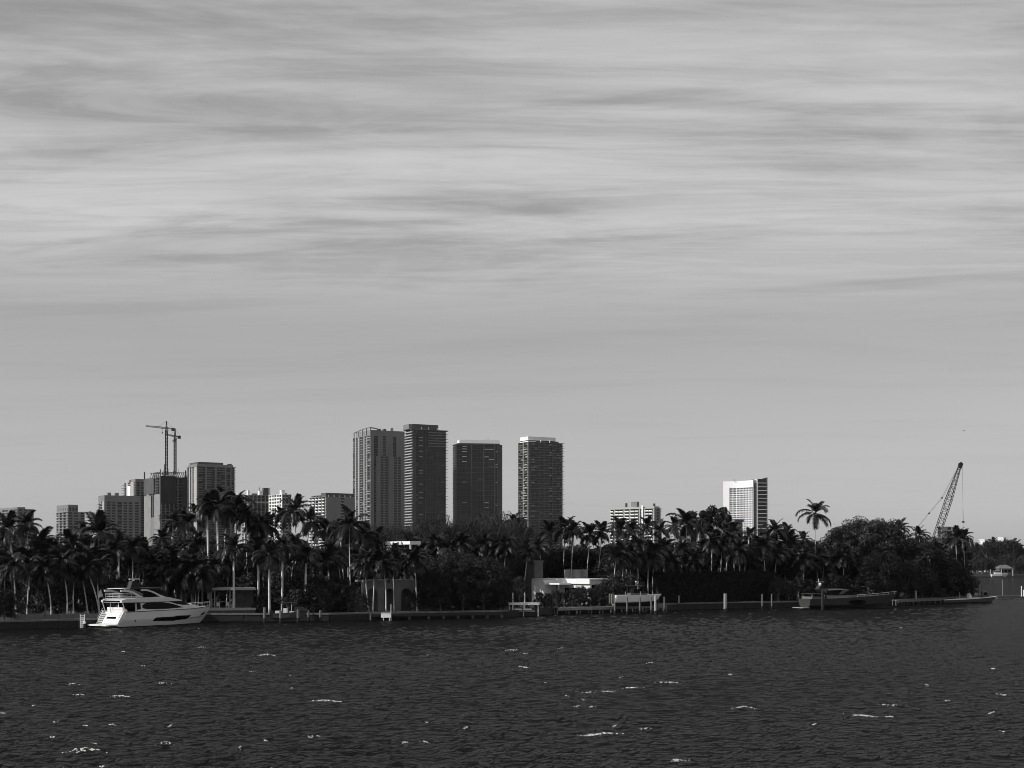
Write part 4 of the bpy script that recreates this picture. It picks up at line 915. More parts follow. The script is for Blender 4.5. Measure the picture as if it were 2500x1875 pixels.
def ladder():
    Y = 263.5; X = XU(196,Y); t = thing('dock_ladder', 'white boarding ladder on the left dock by the yacht stern', 'ladder', (X, Y, 0))
    for x in (0, 0.75): q = MB(); q.box(x-0.05,x+0.05,-0.06,0.06,-0.8,2.5); q.build('rail', M_white, t)
    for k in range(8): q = MB(); q.box(0.05,0.7,-0.05,0.05,-0.2+k*0.34,-0.1+k*0.34); q.build('rung', M_white, t)
    q = MB(); q.box(0.0,0.75,0.12,0.2,0.2,1.9); q.build('back_board', M_alu, t)
ladder()
def utility_table():
    Y = 297.3; X = XU(930,Y); s = Y/F; z = lambda v: ZV(v,Y); t = thing('service_stand', 'small white box stand on legs at the dock edge below the arches', 'stand', (X, Y, 0))
    q = MB(); q.box(0,24*s,0,0.8,z(1508),z(1497)); q.build('cabinet', M_white, t)
    for u in (5.5, 21): 
        for y in (0.1, 0.7): q = MB(); q.box(u*s-0.06,u*s+0.06,y-0.06,y+0.06,-1.0,z(1508)-0.01); q.build('leg', M_white, t)
    q = MB(); q.bar((24.5*s,0.2,-1),(24.5*s,0.2,z(1475)),0.08,6); q.build('handrail_post', M_alu, t)
    q = MB(); q.box(-0.05,24*s+0.05,-0.05,0.85,z(1497)+0.01,z(1497)+0.06); q.build('lid', M_stucco, t)
utility_table()

# ------------------------------------------------------------------ houses on the island
def hframe(name, label, uc, Y, a, z=GZ): return thing(name, label, 'house', (XU(uc,Y), Y, z), R(a))
def bx(t, nm, m, x0, x1, y0, y1, z0, z1, par=None):
    q = MB(); q.box(x0,x1,y0,y1,z0,z1); return q.build(nm, m, par or t)
def white_house():
    """flat-roofed white house: local x runs right along the shaded front, local y back along the sunlit left wall"""
    Y = 352; a = 40; t = hframe('white_house', 'flat-roofed white house with a brightly sunlit wall behind the plank dock', 1441, Y, a)
    h = lambda v: ZV(v, Y) - GZ
    tl = (1303-CU)/F; A = R(a); X = XU(1441,Y); dp = (X - tl*Y)/(math.sin(A)+tl*math.cos(A)); tr = (1492-CU)/F; wd = (tr*Y-X)/(math.cos(A)-tr*math.sin(A))
    bx(t, 'wall', M_stucco, 0.3, wd, 0.3, dp, 0, h(1416)); bx(t, 'parapet', M_white, 0, wd+0.3, 0, dp+0.3, h(1416)+0.01, h(1413.5))
    bx(t, 'fascia_band', M_white, -0.25, 0.28, 0, dp+0.3, h(1426), h(1413.5)-0.02)
    bx(t, 'front_window', M_glassdark, 0.8, wd-0.8, 0.24, 0.29, 0.4, h(1428))
    k = dp*0.58
    bx(t, 'entrance_block', M_stucco, -4.2, -0.27, k, k+4.6, h(1452), h(1417)); bx(t, 'entrance_block', M_stucco, -4.2, -3.6, k, k+4.6, 0, h(1452)-0.01)
    bx(t, 'canopy', M_white, -4.0, -0.3, k-5.4, k-0.02, h(1428), h(1424))
    bx(t, 'terrace_column', M_conc, -4.0, -3.8, k-5.3, k-5.1, 0, h(1428)-0.01)
    bx(t, 'side_window', M_glassdark, 0.22, 0.29, dp*0.12, dp*0.45, 0.5, h(1436))
    # upper storey set back behind
    bx(t, 'stair_block', M_conc, 0.6, 3.4, dp+0.4, dp+4.0, 0, h(1372)); bx(t, 'stair_roof', M_conc, 0.2, 3.8, dp+0.35, dp+4.3, h(1372)+0.01, h(1368))
    q = MB(); q.box(0,0.09,0,0.09,0,h(1392)-h(1414)); me = q.mesh('slat', M_tlight)
    for i in range(26): link('slat', me, t, (2.0+i*0.25, dp*0.55-i*0.06, h(1414)+0.05))
    bx(t, 'balcony_rail', M_steell, 1.8, 8.6, dp*0.53-1.6, dp*0.53-1.4, h(1392), h(1391))
    bx(t, 'chimney_pipe', M_white, 1.5, 1.65, dp*0.5, dp*0.5+0.15, h(1413)+0.02, h(1409))
white_house()
def modern_house():
    Y = 338; a = 32; t = hframe('modern_house', 'modern three-storey house whose white roof slab rises above the dark trees', 1001, Y, a)
    h = lambda v: ZV(v, Y) - GZ; A = R(a); X = XU(1001,Y)
    tl = (934-CU)/F; dp = (X - tl*Y)/(math.sin(A)+tl*math.cos(A)); tr = (1027-CU)/F; wd = (tr*Y-X)/(math.cos(A)-tr*math.sin(A))
    bx(t, 'roof_slab', M_white, 0, wd, 0, dp, h(1329), h(1321))
    bx(t, 'upper_wall', M_stucco, 1.0, wd-0.4, 4.5, dp-0.3, h(1357), h(1329)-0.01); bx(t, 'upper_glass', M_glassdark, 0.9, 0.98, 4.6, dp*0.6, h(1355), h(1331)); bx(t, 'upper_glass', M_glassdark, 1.1, wd-0.6, 4.4, 4.48, h(1355), h(1331))
    for x, y in ((0.1,0.1),(0.1,dp-0.4),(wd-0.4,0.1)): bx(t, 'column', M_white, x, x+0.3, y, y+0.3, h(1357), h(1329)-0.01)
    q = MB(); q.box(0,0.12,0,0.15,0,h(1331)-h(1345)); me = q.mesh('slat', M_white)
    for i in range(11): link('slat', me, t, (0.1, dp*0.62+i*dp*0.034, h(1345)))
    bx(t, 'terrace_slab', M_white, -0.3, wd*2.2, -0.6, dp*0.7, h(1363), h(1357)-0.01)
    bx(t, 'lower_wall', M_stucco, 1, wd*2, 2, dp, 0, h(1363)-0.01); bx(t, 'lower_glass', M_glassdark, 1.4, wd*1.9, 1.9, 1.97, h(1400), h(1366)); bx(t, 'middle_slab', M_white, 0, wd*2.1, 0.6, dp+0.5, h(1402), h(1400.5))
modern_house()
def loggia():
    Y = 307; a = 24; t = hframe('arched_loggia', 'shaded loggia with round arches at the water below the palms', 888, Y, a)
    s = Y/F/math.cos(R(a))*1.06; h = lambda v: ZV(v, Y) - GZ
    xs = lambda u: (u-888)*s; top = h(1421); zs = h(1450)
    # front wall with three round arches: piers and spandrels from one outline per bay
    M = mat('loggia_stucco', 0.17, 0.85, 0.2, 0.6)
    bays = [(888,926),(926,964),(964,1003)]
    for u0, u1 in bays:
        x0, x1 = xs(u0), xs(u1); c = (x0+x1)/2; r = (x1-x0)*0.30; zc = h(1438)-r
        ar = [(c - r*math.cos(k*math.pi/12), zc + r*math.sin(k*math.pi/12)) for k in range(13)]
        for side in (-1, 1):
            half = ar[:7] if side < 0 else ar[6:]
            poly = ([(x0,0),(c-r,0)] + half + [(c,top),(x0,top)]) if side < 0 else ([(c,top)] + half + [(c+r,0),(x1,0),(x1,top)])
            q = MB(); q.side(poly, 0, 0.5); q.build('arch_wall', M, t)
        q = MB(); q.tube([(x, -0.06, z) for x, z in [(c-r-0.18,0.0)] + [(c-(r+0.18)*math.cos(k*math.pi/12), zc+(r+0.18)*math.sin(k*math.pi/12)) for k in range(13)] + [(c+r+0.18,0.0)]], 0.14, 5); q.build('arch_moulding', M, t)
    bx(t, 'cornice', M, xs(886), xs(1005), -0.3, 5.3, top+0.01, top+0.4)
    bx(t, 'back_wall', M, xs(900), xs(1003), 4.5, 5.0, 0, top); bx(t, 'end_wall', M, xs(1003)-0.4, xs(1003), 0.51, 4.49, 0, top)
    for uu in (888, 895): bx(t, 'column', M_stucco, xs(uu), xs(uu)+0.28, 1.5, 1.8, 0, top)
    bx(t, 'floor', M_conc, xs(886), xs(1005), -0.8, 5, 0.0, 0.12)
loggia()
def cabana():
    Y = 301; a = 12; t = hframe('pool_cabana', 'open cabana with thin white slab roof behind the yacht bow', 521, Y, a)
    s = Y/F/math.cos(R(a))*1.05; x = lambda u: (u-521)*s; h = lambda v: ZV(v, Y) - GZ
    bx(t, 'roof_slab', M_tlight, x(518), x(616), -0.4, 6, h(1441), h(1436)); bx(t, 'lamp_box', M_white, x(560), x(568), -0.7, -0.42, h(1441), h(1435.5))
    for u in (512,516,523,557,568): bx(t, 'column', M_tlight, x(u), x(u)+0.2, 0.2 if u>520 else 1.2, 0.4 if u>520 else 1.4, h(1484), h(1441)-0.01)
    bx(t, 'back_wall', M_bark, x(570), x(612), 4.5, 4.8, h(1484), h(1441)-0.01); bx(t, 'wall_panel', M_conc, x(574), x(588), 4.35, 4.48, h(1464), h(1452))
    bx(t, 'terrace', M_tlight, x(498), x(616), -1.5, 6.5, h(1490), h(1484)-0.01); bx(t, 'plinth', M_conc, x(500), x(614), -1.0, 6.4, 0, h(1490)-0.01)
    f = thing('patio_table', 'white patio table standing on the cabana terrace', 'table', t.matrix_basis @ Vector((x(543), 1.2, h(1484))), R(a))
    bx(f, 'table_top', M_white, -0.9, 0.9, -0.5, 0.5, 1.15, 1.22)
    for xx in (-0.7,0.7):
        for yy in (-0.35,0.35): bx(f, 'leg', M_white, xx-0.04, xx+0.04, yy-0.04, yy+0.04, 0, 1.149)
    for k, (xx, rz_) in enumerate(((-1.0,0.2),(0.9,2.8),(2.0,-0.4))):
        c = thing('patio_chair', 'white patio chair beside the cabana table', 'chair', t.matrix_basis @ Vector((x(543)+xx, 1.0-0.2*k, h(1484))), R(a)+rz_, 'chairs on the cabana terrace')
        bx(c, 'seat', M_white, -0.3, 0.3, -0.3, 0.3, 0.42, 0.48); bx(c, 'backrest', M_white, -0.3, 0.3, 0.25, 0.31, 0.49, 1.1)
        for xx2 in (-0.27,0.27):
            for yy in (-0.27,0.22): bx(c, 'leg', M_white, xx2-0.03, xx2+0.03, yy-0.03, yy+0.03, 0, 0.419)
cabana()
def pool_house():
    Y = 303; a = 18; t = hframe('pool_house', 'pale pool house with dappled wall and open dark doorways behind the yacht', 400, Y, a)
    s = Y/F/math.cos(R(a))*1.05; x = lambda u: (u-400)*s; h = lambda v: ZV(v, Y) - GZ
    bx(t, 'wall', M_conc, x(352), x(446), 0, 5, 0, h(1430)); bx(t, 'roof_slab', M_conc, x(350), x(506), -0.5, 5.5, h(1430)+0.01, h(1427))
    for u in (446, 462, 482, 500): bx(t, 'pillar', M_tlight, x(u), x(u)+0.35, 0, 0.35, 0, h(1430))
    bx(t, 'doorway_glass', M_glassdark, x(448), x(500), 2.0, 2.1, 0, h(1432)); bx(t, 'side_panel', M_stucco, x(495), x(501), 0.4, 0.6, h(1464), h(1438))
    bx(t, 'tower_wall', M_conc, x(391), x(411), 5.1, 7.5, 0, h(1376)); bx(t, 'tower_lit_patch', M_white, x(401), x(407), 5.0, 5.09, h(1404), h(1394))  # white panel paints a patch of sunlight on the grey tower wall
pool_house()
def villa():
    Y = 322; a = 20; t = hframe('garden_villa', 'white garden villa glimpsed between thin palm trunks behind the left dock', 20, Y, a)
    s = Y/F/math.cos(R(a))*1.1; x = lambda u: (u-20)*s; h = lambda v: ZV(v, Y) - GZ
    bx(t, 'wall', M_stucco, x(-120), x(150), 0, 8, 0, h(1400)); bx(t, 'upper_wall', M_white, x(-40), x(70), 1, 8, h(1400)+0.01, h(1352)); bx(t, 'roof_slab', M_white, x(-124), x(154), -0.8, 8.4, h(1400)+0.02, h(1398))
    for k in range(8): bx(t, 'window', M_glassdark, x(-110+k*33), x(-88+k*33), -0.06, -0.01, 0.3, h(1425))
    for k in range(3): bx(t, 'window', M_glassdark, x(-30+k*34), x(-10+k*34), 0.94, 0.99, h(1392), h(1362))
villa()
def hidden_house():
    Y = 392; a = 34; t = hframe('hedge_house', 'house corner with thin white eaves glimpsed over the clipped hedge', 1650, Y, a)
    s = Y/F/math.cos(R(a))*1.2; x = lambda u: (u-1650)*s; h = lambda v: ZV(v, Y) - GZ
    bx(t, 'wall', M_stucco, x(1652), x(1672), 0, 4, 0, h(1381)); bx(t, 'eaves', M_white, x(1600), x(1690), -0.8, 6, h(1381)+0.01, h(1378)); bx(t, 'window_wall', M_glassdark, x(1605), x(1650), 0.5, 0.6, 0, h(1382))
    bx(t, 'upper_wall', M_conc, x(1590), x(1650), 5, 9, h(1378)+0.01, h(1352))
hidden_house()
def far_house(u0, u1, vt, vb, Y, label, roof=False):
    t = thing('shore_house', label, 'house', (XU(u0,Y), Y, 1.8), R(14)); wd = XU(u1,Y)-XU(u0,Y); h = ZV(vt,Y)-1.8
    bx(t, 'wall', M_bark if roof else M_stucco, 0, wd, 0, 9, 0, h)
    for k in range(3): bx(t, 'window', M_glassdark, wd*(0.1+0.3*k), wd*(0.28+0.3*k), -0.08, -0.01, h-3, h-1)
    if roof:
        q = MB(); q.add([(-1,-1,h+0.01),(wd+1,-1,h+0.01),(wd+1,10,h+0.01),(-1,10,h+0.01),(wd*.2,4.5,h+3),(wd*.8,4.5,h+3)], [(0,1,5,4),(1,2,5),(2,3,4,5),(3,0,4),(3,2,1,0)]); q.build('roof', M_conc, t)
    else: bx(t, 'roof', M_white, -0.6, wd+0.6, -0.6, 9.6, h+0.01, h+0.5)
far_house(2440, 2475, 1388, 1395, 1160, 'pale roofed house low on the distant shore behind the cabin boat', True)
far_house(2476, 2530, 1383, 1395, 1175, 'long low grey house on the distant shore next to the pale roofed one', True)
far_house(2404, 2414, 1318, 1330, 1400, 'white building top peeping over the distant shore trees'); far_house(2450, 2457, 1313, 1330, 1420, 'small white roof peeping over the far trees')
def garden_wall():
    t = thing('garden_wall', 'low grey panelled garden wall on the left dock', 'wall', (-88.5, 262.5, GZ), R(31))
    for i in range(7): bx(t, 'panel', M_conc, i*2.6, i*2.6+2.55, 0, 0.2, 0, 1.05+0.12*math.sin(i*2.1))
garden_wall()

# ------------------------------------------------------------------ lattice boom crane on a barge behind the island
def boom_crane():
    Y = 700; s = Y/F; X = XU(2262,Y); t = thing('lattice_crane', 'tall lattice boom crane leaning over the trees with a hanging hook', 'crane', (X, Y, 0))
    z = lambda v: ZV(v,Y); x = lambda u: (u-2262)*s
    foot = Vector((x(2252),0,4.0)); head = Vector((x(2344),0,z(1137))); d = (head-foot)
    a_, b_ = foot + d*0.06, foot + d*0.70
    q = MB(); lattice(q, foot, a_, (0.6,2.7), 2, 0.17, 0.09, Vector((0,1,0))); lattice(q, a_, b_, 2.7, 15, 0.17, 0.09, Vector((0,1,0))); lattice(q, b_, head, (2.7,1.0), 9, 0.17, 0.09, Vector((0,1,0))); q.build('boom', M_steel, t)
    q = MB(); dn = d.normalized(); nrm = Vector((-dn.z,0,dn.x)); pl = [head-dn*1.2-nrm*0.9, head+dn*1.2-nrm*1.0, head+dn*1.8+nrm*0.2, head+dn*0.8+nrm*1.0, head-dn*1.0+nrm*0.7]
    q.side([(p.x,p.z) for p in pl], -0.8, 0.8); q.build('boom_head', M_steel, t)
    an = Vector((x(2236),0,z(1292)))
    q = MB()
    for yy in (-0.8,0.8): q.bar(an+Vector((0,yy,0)), b_+nrm*3.2+Vector((0,yy,0)), 0.05, 3); q.bar(b_+nrm*3.2+Vector((0,yy,0)), head+nrm*0.6+Vector((0,yy*.5,0)), 0.05, 3)
    q.build('pendant_line', M_steel, t)
    for f in (0.5, 0.98): p = an.lerp(b_+nrm*3.2, f); bx(t, 'pendant_sheave', M_steel, p.x-0.2, p.x+0.2, -1, 1, p.z-0.3, p.z+0.3)
    hk = Vector((x(2349.5),0,z(1137)))
    q = MB(); q.bar(hk, (hk.x+0.3,0,z(1245)), 0.05, 3); q.bar((hk.x+0.3,0,z(1245)), (hk.x+0.4,0,z(1272)), 0.11, 4); q.bar((hk.x+0.4,0,z(1276)), (hk.x+0.6,0,z(1318)), 0.04, 3); q.build('hoist_line', M_steel, t)
    q = MB(); q.tube([(hk.x+0.4,0,z(1272)),(hk.x+0.4,0,z(1273.5)),(hk.x+0.4,0,z(1276))],[0.3,0.75,0.7],8); q.build('hook_block', M_steel, t)
    q = MB(); q.bar(an, (x(2246),0,4), 0.25, 5); q.bar(an, (x(2226),0,4), 0.2, 5); q.build('gantry', M_steel, t)
    bx(t, 'machinery_house', M_steell, x(2222), x(2254), -1.8, 1.8, 2.6, 6.0); bx(t, 'cab', M_steell, x(2254)+0.02, x(2262), -1.8, 0, 3, 5.4)
    bx(t, 'counterweight', M_steel, x(2214), x(2222)-0.02, -1.8, 1.8, 2.8, 5)
    bx(t, 'barge', M_steel, x(2180), x(2320), -6, 6, -0.8, 1.4); bx(t, 'turntable', M_steel, x(2226), x(2250), -1.4, 1.4, 1.41, 2.59)
boom_crane()
def bird(u, v, Y, span, label, tilt, g=None):
    t = thing('sea_bird', label, 'bird', tuple(P(u, v, Y)), R(40)); h = span/2
    q = MB(); q.tube([(-0.28*h,0,0),(0,0,0.02*h),(0.3*h,0,0.03*h),(0.42*h,0,0.03*h)], [0.02*h,0.12*h,0.08*h,0.015*h], 6); q.build('body', M_steell, t)
    for sg in (-1,1):
        q = MB(); q.add([(0.15*h,sg*0.06*h,0.03*h),(-0.12*h,sg*0.06*h,0.03*h),(-0.06*h,sg*0.5*h,0.30*h),(0.14*h,sg*0.5*h,0.32*h),(-0.12*h,sg*h,0.18*h)], [(0,1,2,3),(3,2,4)]); o = q.build('wing', M_steel, t)
bird(2353, 1052, 300, 1.3, 'dark sea bird gliding in the clear sky above the lattice boom crane', 0.2)
bird(2037, 1279, 380, 0.9, 'small dark bird flying next to the lone tall palm', 0.2)

# ------------------------------------------------------------------ trees
def frond_mesh(seed, Ln, droop, e0, nl=40, lw=0.19, ll=1.05, hang=0.5):
    """one pinnate palm frond leaving the origin along +x, arching over; leaflets as narrow blades"""
    r = random.Random(seed); q = MB(); pts = []; p = Vector((0,0,0)); e = e0; ns = 14
    for i in range(ns+1):
        pts.append(p.copy()); st = Ln/ns; p = p + Vector((math.cos(e),0,math.sin(e)))*st; e -= droop*(0.5+1.3*i/ns)/ns
    q.tube(pts, [0.06*(1-i/(ns+2)) + 0.012 for i in range(ns+1)], 4)
    for i in range(nl):
        s = 0.12 + 0.87*(i+r.random()*0.5)/nl; f = s*ns; k = min(ns-1, int(f)); b = pts[k].lerp(pts[k+1], f-k); d = (pts[k+1]-pts[k]).normalized()
        up = Vector((-d.z,0,d.x)); L_ = ll*(0.55+0.75*math.sin(math.pi*min(1,s*0.95+0.06)))*r.uniform(.85,1.1)
        for sg in (-1,1):
            out = (Vector((0,sg,0))*0.85 + d*(0.55+0.4*s) + up*r.uniform(-0.05,0.30)).normalized()
            tip = b + out*L_ + Vector((0,0,-1))*L_*hang*r.uniform(0.6,1.3); mid = b + out*L_*0.5 + Vector((0,0,-1))*L_*hang*0.12
            wv = d*lw*0.5
            q.add([b-wv*0.5, mid-wv, tip, mid+wv, b+wv*0.5], [(0,1,2,3,4)])
    return q.mesh('frond', M_frond)
FR = [frond_mesh(1, 4.2, 0.9, R(78), hang=0.25), frond_mesh(2, 4.7, 1.5, R(62), hang=0.4), frond_mesh(3, 5.0, 1.8, R(42), hang=0.5), frond_mesh(4, 5.0, 1.7, R(20), hang=0.6),
      frond_mesh(5, 4.8, 1.5, R(-2), hang=0.65), frond_mesh(6, 4.4, 1.2, R(-28), hang=0.6), frond_mesh(7, 4.8, 1.25, R(50), hang=0.5)]
def crown_plan(seed, n=19, wind=0.0):
    r = random.Random(seed); out = []
    for i in range(n):
        f = i/(n-1); az = i*2.399963 + r.uniform(-.25,.25); k = min(5, int(f*6*0.999))
        out.append((k, az, r.uniform(-.14,.14), r.uniform(0.82,1.12), r.uniform(-.3,.3)))
    return out
def crown_mesh(seed, n):
    vs, fs, o = [], [], 0
    for k, az, tl, s, rl in crown_plan(seed, n):
        me = FR[k]; c = np.empty(len(me.vertices)*3); me.vertices.foreach_get('co', c); c = c.reshape(-1,3)*s
        Rm = np.array((Matrix.Rotation(az,3,'Z') @ Matrix.Rotation(-tl,3,'Y') @ Matrix.Rotation(rl,3,'X'))); vs.append(c @ Rm.T)
        fs += [tuple(i+o for i in p.vertices) for p in me.polygons]; o += len(c)
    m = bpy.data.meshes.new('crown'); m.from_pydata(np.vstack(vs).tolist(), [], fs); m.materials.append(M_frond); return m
CROWNS = [crown_mesh(100+i, 21+i%3*3) for i in range(6)]
q = MB()
for k in range(9):
    a = k*2.4; q.tube([(0.16*math.cos(a),0.16*math.sin(a),-0.15),(0.34*math.cos(a),0.34*math.sin(a),-0.38),(0.36*math.cos(a),0.36*math.sin(a),-0.6)],[0.06,0.17,0.05],5)
NUTS = q.mesh('coconuts', M_bark)
prnd = random.Random(77)
LMK = [(110,'below the plain grey block'),(225,'below the small slab-balcony block'),(350,'below the wide plain block'),(456,'below the construction tower'),(580,'below the broad slab tower'),(720,'below the bright white block'),(860,'below the bracketed grey block'),
       (1000,'below the pale finned tower'),(1100,'below the tallest dark tower'),(1245,'below the flat dark tower'),(1400,'below the slender balcony tower'),(1640,'below the mid-rise hotel'),(1760,'below the tufted trees'),(1900,'below the curved white hotel'),(2050,'around the lone tall palm'),(9999,'below the boom crane')]
def LM(u): return next(p for x, p in LMK if u < x)
def palm(u, vtop, Y, kind='coco', label=None, group=None, fronds=False, scale=1.0, lean=None, seed=None, n=20, squash=1.0, name=None):
    X = XU(u, Y); ztop = ZV(vtop, Y); seed = seed if seed is not None else prnd.randrange(10**6); r = random.Random(seed)
    g = GZ if Y < 660 else 1.8
    crown_h = 3.6*scale; ht = max(3.0, ztop - g - crown_h)
    le = lean if lean is not None else r.uniform(-0.09, 0.09)*ht
    name = name or ('royal_palm' if kind == 'royal' else 'coconut_palm')
    t = thing(name, label, 'palm tree', (X-le, Y, g-0.15), 0, group)
    ly = r.uniform(-0.6,0.6); bend = r.uniform(-0.5,0.5)
    pts = [(le*(f**1.4) + bend*math.sin(f*math.pi)*0.6, ly*f, (ht+0.15)*f) for f in np.linspace(0,1,9)]
    if kind == 'royal': rad = [0.31,0.26,0.23,0.23,0.24,0.24,0.22,0.2,0.15]
    else: rad = [0.26,0.17,0.14,0.13,0.125,0.12,0.118,0.115,0.11]
    q = MB(); q.tube(pts, [a*(0.9+0.2*scale*0.5) for a in rad], 8); q.build('trunk', M_royal if kind == 'royal' else M_trunk, t, smooth=True)
    tp = Vector(pts[-1]); rz = r.random()*6.28
    if kind == 'royal':
        q = MB(); q.tube([tp-Vector((0,0,1.7)), tp-Vector((0,0,1.2)), tp-Vector((0,0,0.2)), tp+Vector((0,0,0.25))], [0.20,0.25,0.17,0.08], 8); q.build('crownshaft', M_frond, t)
    elif r.random() < 0.6: link('coconuts', NUTS, t, tp, (0,0,rz), (scale,)*3)
    if fronds:
        for k, az, tl, s, rl in crown_plan(seed, n):
            o = link('frond', FR[k], t, tp); o.rotation_euler = (Matrix.Rotation(az+rz,3,'Z') @ Matrix.Rotation(-tl,3,'Y') @ Matrix.Rotation(rl,3,'X')).to_euler(); o.scale = (s*scale,)*3
    else:
        link('crown', CROWNS[seed % len(CROWNS)], t, tp, (r.uniform(-.12,.12), r.uniform(-.12,.12), rz), (scale, scale, scale*squash))
    return t
def leaf_cloud(q, rnd, centre, rad, n, size, flat=0.75, up=0.35):
    c = Vector(centre)
    for _ in range(n):
        d = Vector((rnd.gauss(0,1), rnd.gauss(0,1), rnd.gauss(0,1))).normalized(); rr = rnd.random()**0.45
        p = c + Vector((d.x*rad*rr, d.y*rad*rr, d.z*rad*rr*flat)); nrm = (d + Vector((rnd.gauss(0,.5),rnd.gauss(0,.5),up+rnd.gauss(0,.5)))).normalized()
        a = nrm.orthogonal().normalized(); a = (Matrix.Rotation(rnd.random()*6.28,3,nrm) @ a); b = nrm.cross(a); s = size*rnd.uniform(.6,1.3)
        q.add([p-a*s*0.75, p+b*s*0.33-a*s*0.1, p+a*s*0.8, p-b*s*0.33-a*s*0.1], [(0,1,2,3)])
def tree_meshes(seed, H=10.0, W=9.0, nclump=36, nl=250, size=0.24, base=0.30, flat=0.75, top_bias=1.0, leaf=None, feather=False, trunk_r=0.3):
    r = random.Random(seed); tr = MB(); cr = MB(); cl = []
    for i in range(nclump):
        f = (i+0.5)/nclump; a = i*2.399963 + r.uniform(-.4,.4); z = base*H + (H*0.93-base*H)*f**0.9
        prof = math.sin(math.pi*min(1,0.18+0.82*f**0.8)*0.96)**0.6; rr = W/2*prof*r.uniform(0.35,0.98); cl.append((Vector((rr*math.cos(a), rr*math.sin(a), z)), r.uniform(0.75,1.35)*W*0.115))
    tr.tube([(0,0,-0.3),(0.1,0,H*0.15),(0.25*r.uniform(-1,1),0.2,H*0.35),(0.3*r.uniform(-1,1),0,H*0.62)], [trunk_r*1.25,trunk_r,trunk_r*0.75,trunk_r*0.3], 7)
    for c, rad in cl[::2]:
        b = Vector((0,0,H*r.uniform(0.2,0.4))); m = b.lerp(c,0.5)+Vector((0,0,0.25*r.uniform(0,2))); tr.tube([b, m, c], [trunk_r*0.42, trunk_r*0.25, 0.04], 5)
    for c, rad in cl:
        leaf_cloud(cr, r, c, rad, nl, size, flat)
        if feather: 
            for _ in range(18):
                d = Vector((r.gauss(0,.5), r.gauss(0,.5), 1.0)).normalized(); p = c + d*rad*0.6
                for k in range(4): pp = p + d*0.35*k; s = 0.05; cr.add([pp, pp+Vector((r.uniform(-s,s),r.uniform(-s,s),0.12)), pp+d*0.5], [(0,1,2)])
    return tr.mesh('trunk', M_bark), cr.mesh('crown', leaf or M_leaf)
TREES = {
 'broad': [tree_meshes(s, leaf=M_leaf) for s in (1,2,3,4)],
 'dark':  [tree_meshes(s, W=11, nclump=42, leaf=M_leafd, base=0.12) for s in (5,6,7)],
 'pine':  [tree_meshes(s, W=7.5, nclump=44, nl=190, size=0.17, flat=1.2, feather=True, leaf=M_leafg, base=0.22) for s in (8,9,10)],
 'bush':  [tree_meshes(s, H=10, W=12, nclump=40, nl=190, size=0.36, base=0.04, leaf=M_leaf, trunk_r=0.25) for s in (11,12,13)],
 'pale':  [tree_meshes(s, H=10, W=11, nclump=30, nl=110, size=0.6, base=0.06, leaf=M_leafp, trunk_r=0.2) for s in (14,15)],
 'tuft':  [tree_meshes(s, H=10, W=6, nclump=7, nl=330, size=0.36, base=0.72, leaf=M_leafd, trunk_r=0.22) for s in (16,17)],
}
NM = {'broad':('broadleaf_tree','tree'),'dark':('ficus_tree','tree'),'pine':('feathery_tree','tree'),'bush':('garden_shrub','shrub'),'pale':('pale_shrub','shrub'),'tuft':('tufted_tree','tree')}
trnd = random.Random(5)
def tree(u, vtop, Y, kind, label, group=None, wid=1.0, seed=None, base=None):
    g = base if base is not None else (GZ if Y < 660 else 1.8); H = max(1.2, ZV(vtop, Y) - g); ms = TREES[kind]; r = random.Random(seed if seed is not None else trnd.randrange(10**6))
    tm, cm = ms[r.randrange(len(ms))]; sz = H/9.6; sw = (0.55*sz + 0.45*min(sz,1.3))*wid
    nm, cat = NM[kind]; t = thing(nm, label, cat, (XU(u,Y), Y, g), r.random()*6.28, group)
    link('trunk', tm, t, scale=(sw,sw,sz)); link('crown', cm, t, scale=(sw,sw,sz)); return t
def sY(u):          # depth of the shore along photo column u
    lo, hi = 240.0, 460.0
    for _ in range(40):
        m = (lo+hi)/2
        if m > shoreY(max(-299,min(138,XU(u,m)))): hi = m
        else: lo = m
    return (lo+hi)/2

# -- skyline palms one can pick out, fronds built singly
SKY = [(20,1250),(62,1247),(98,1284),(132,1302),(175,1289),(205,1276),(290,1290),(330,1303),(395,1287),(425,1242),(455,1248),(480,1226),(505,1206),(600,1226),(630,1247),(655,1252),(690,1232),(757,1238),(790,1262),(830,1266),(885,1272),(915,1284),(1145,1274),(1270,1264),
       (1340,1268),(1400,1264),(1440,1272),(1470,1272),(1515,1262),(1545,1266),(1580,1259),(1612,1268),(1648,1258),(1700,1262),(1790,1276),(1830,1282),(1870,1288),(1920,1276),(1962,1296)]
for i, (u, v) in enumerate(SKY):
    Y = sY(u) + 22 + (i*37 % 34) if not 1230 < u < 1500 else 388 + i % 5
    royal = (u < 760 and i % 3 == 0)
    palm(u, v, Y, 'royal' if royal else 'coco', ('royal palm with pale trunk rising to the skyline' if royal else 'coconut palm with fronds against the skyline') + ' ' + LM(u),
         'royal palms on the skyline' if royal else 'coconut palms on the skyline', fronds=True, scale=prnd.uniform(0.74,0.98))
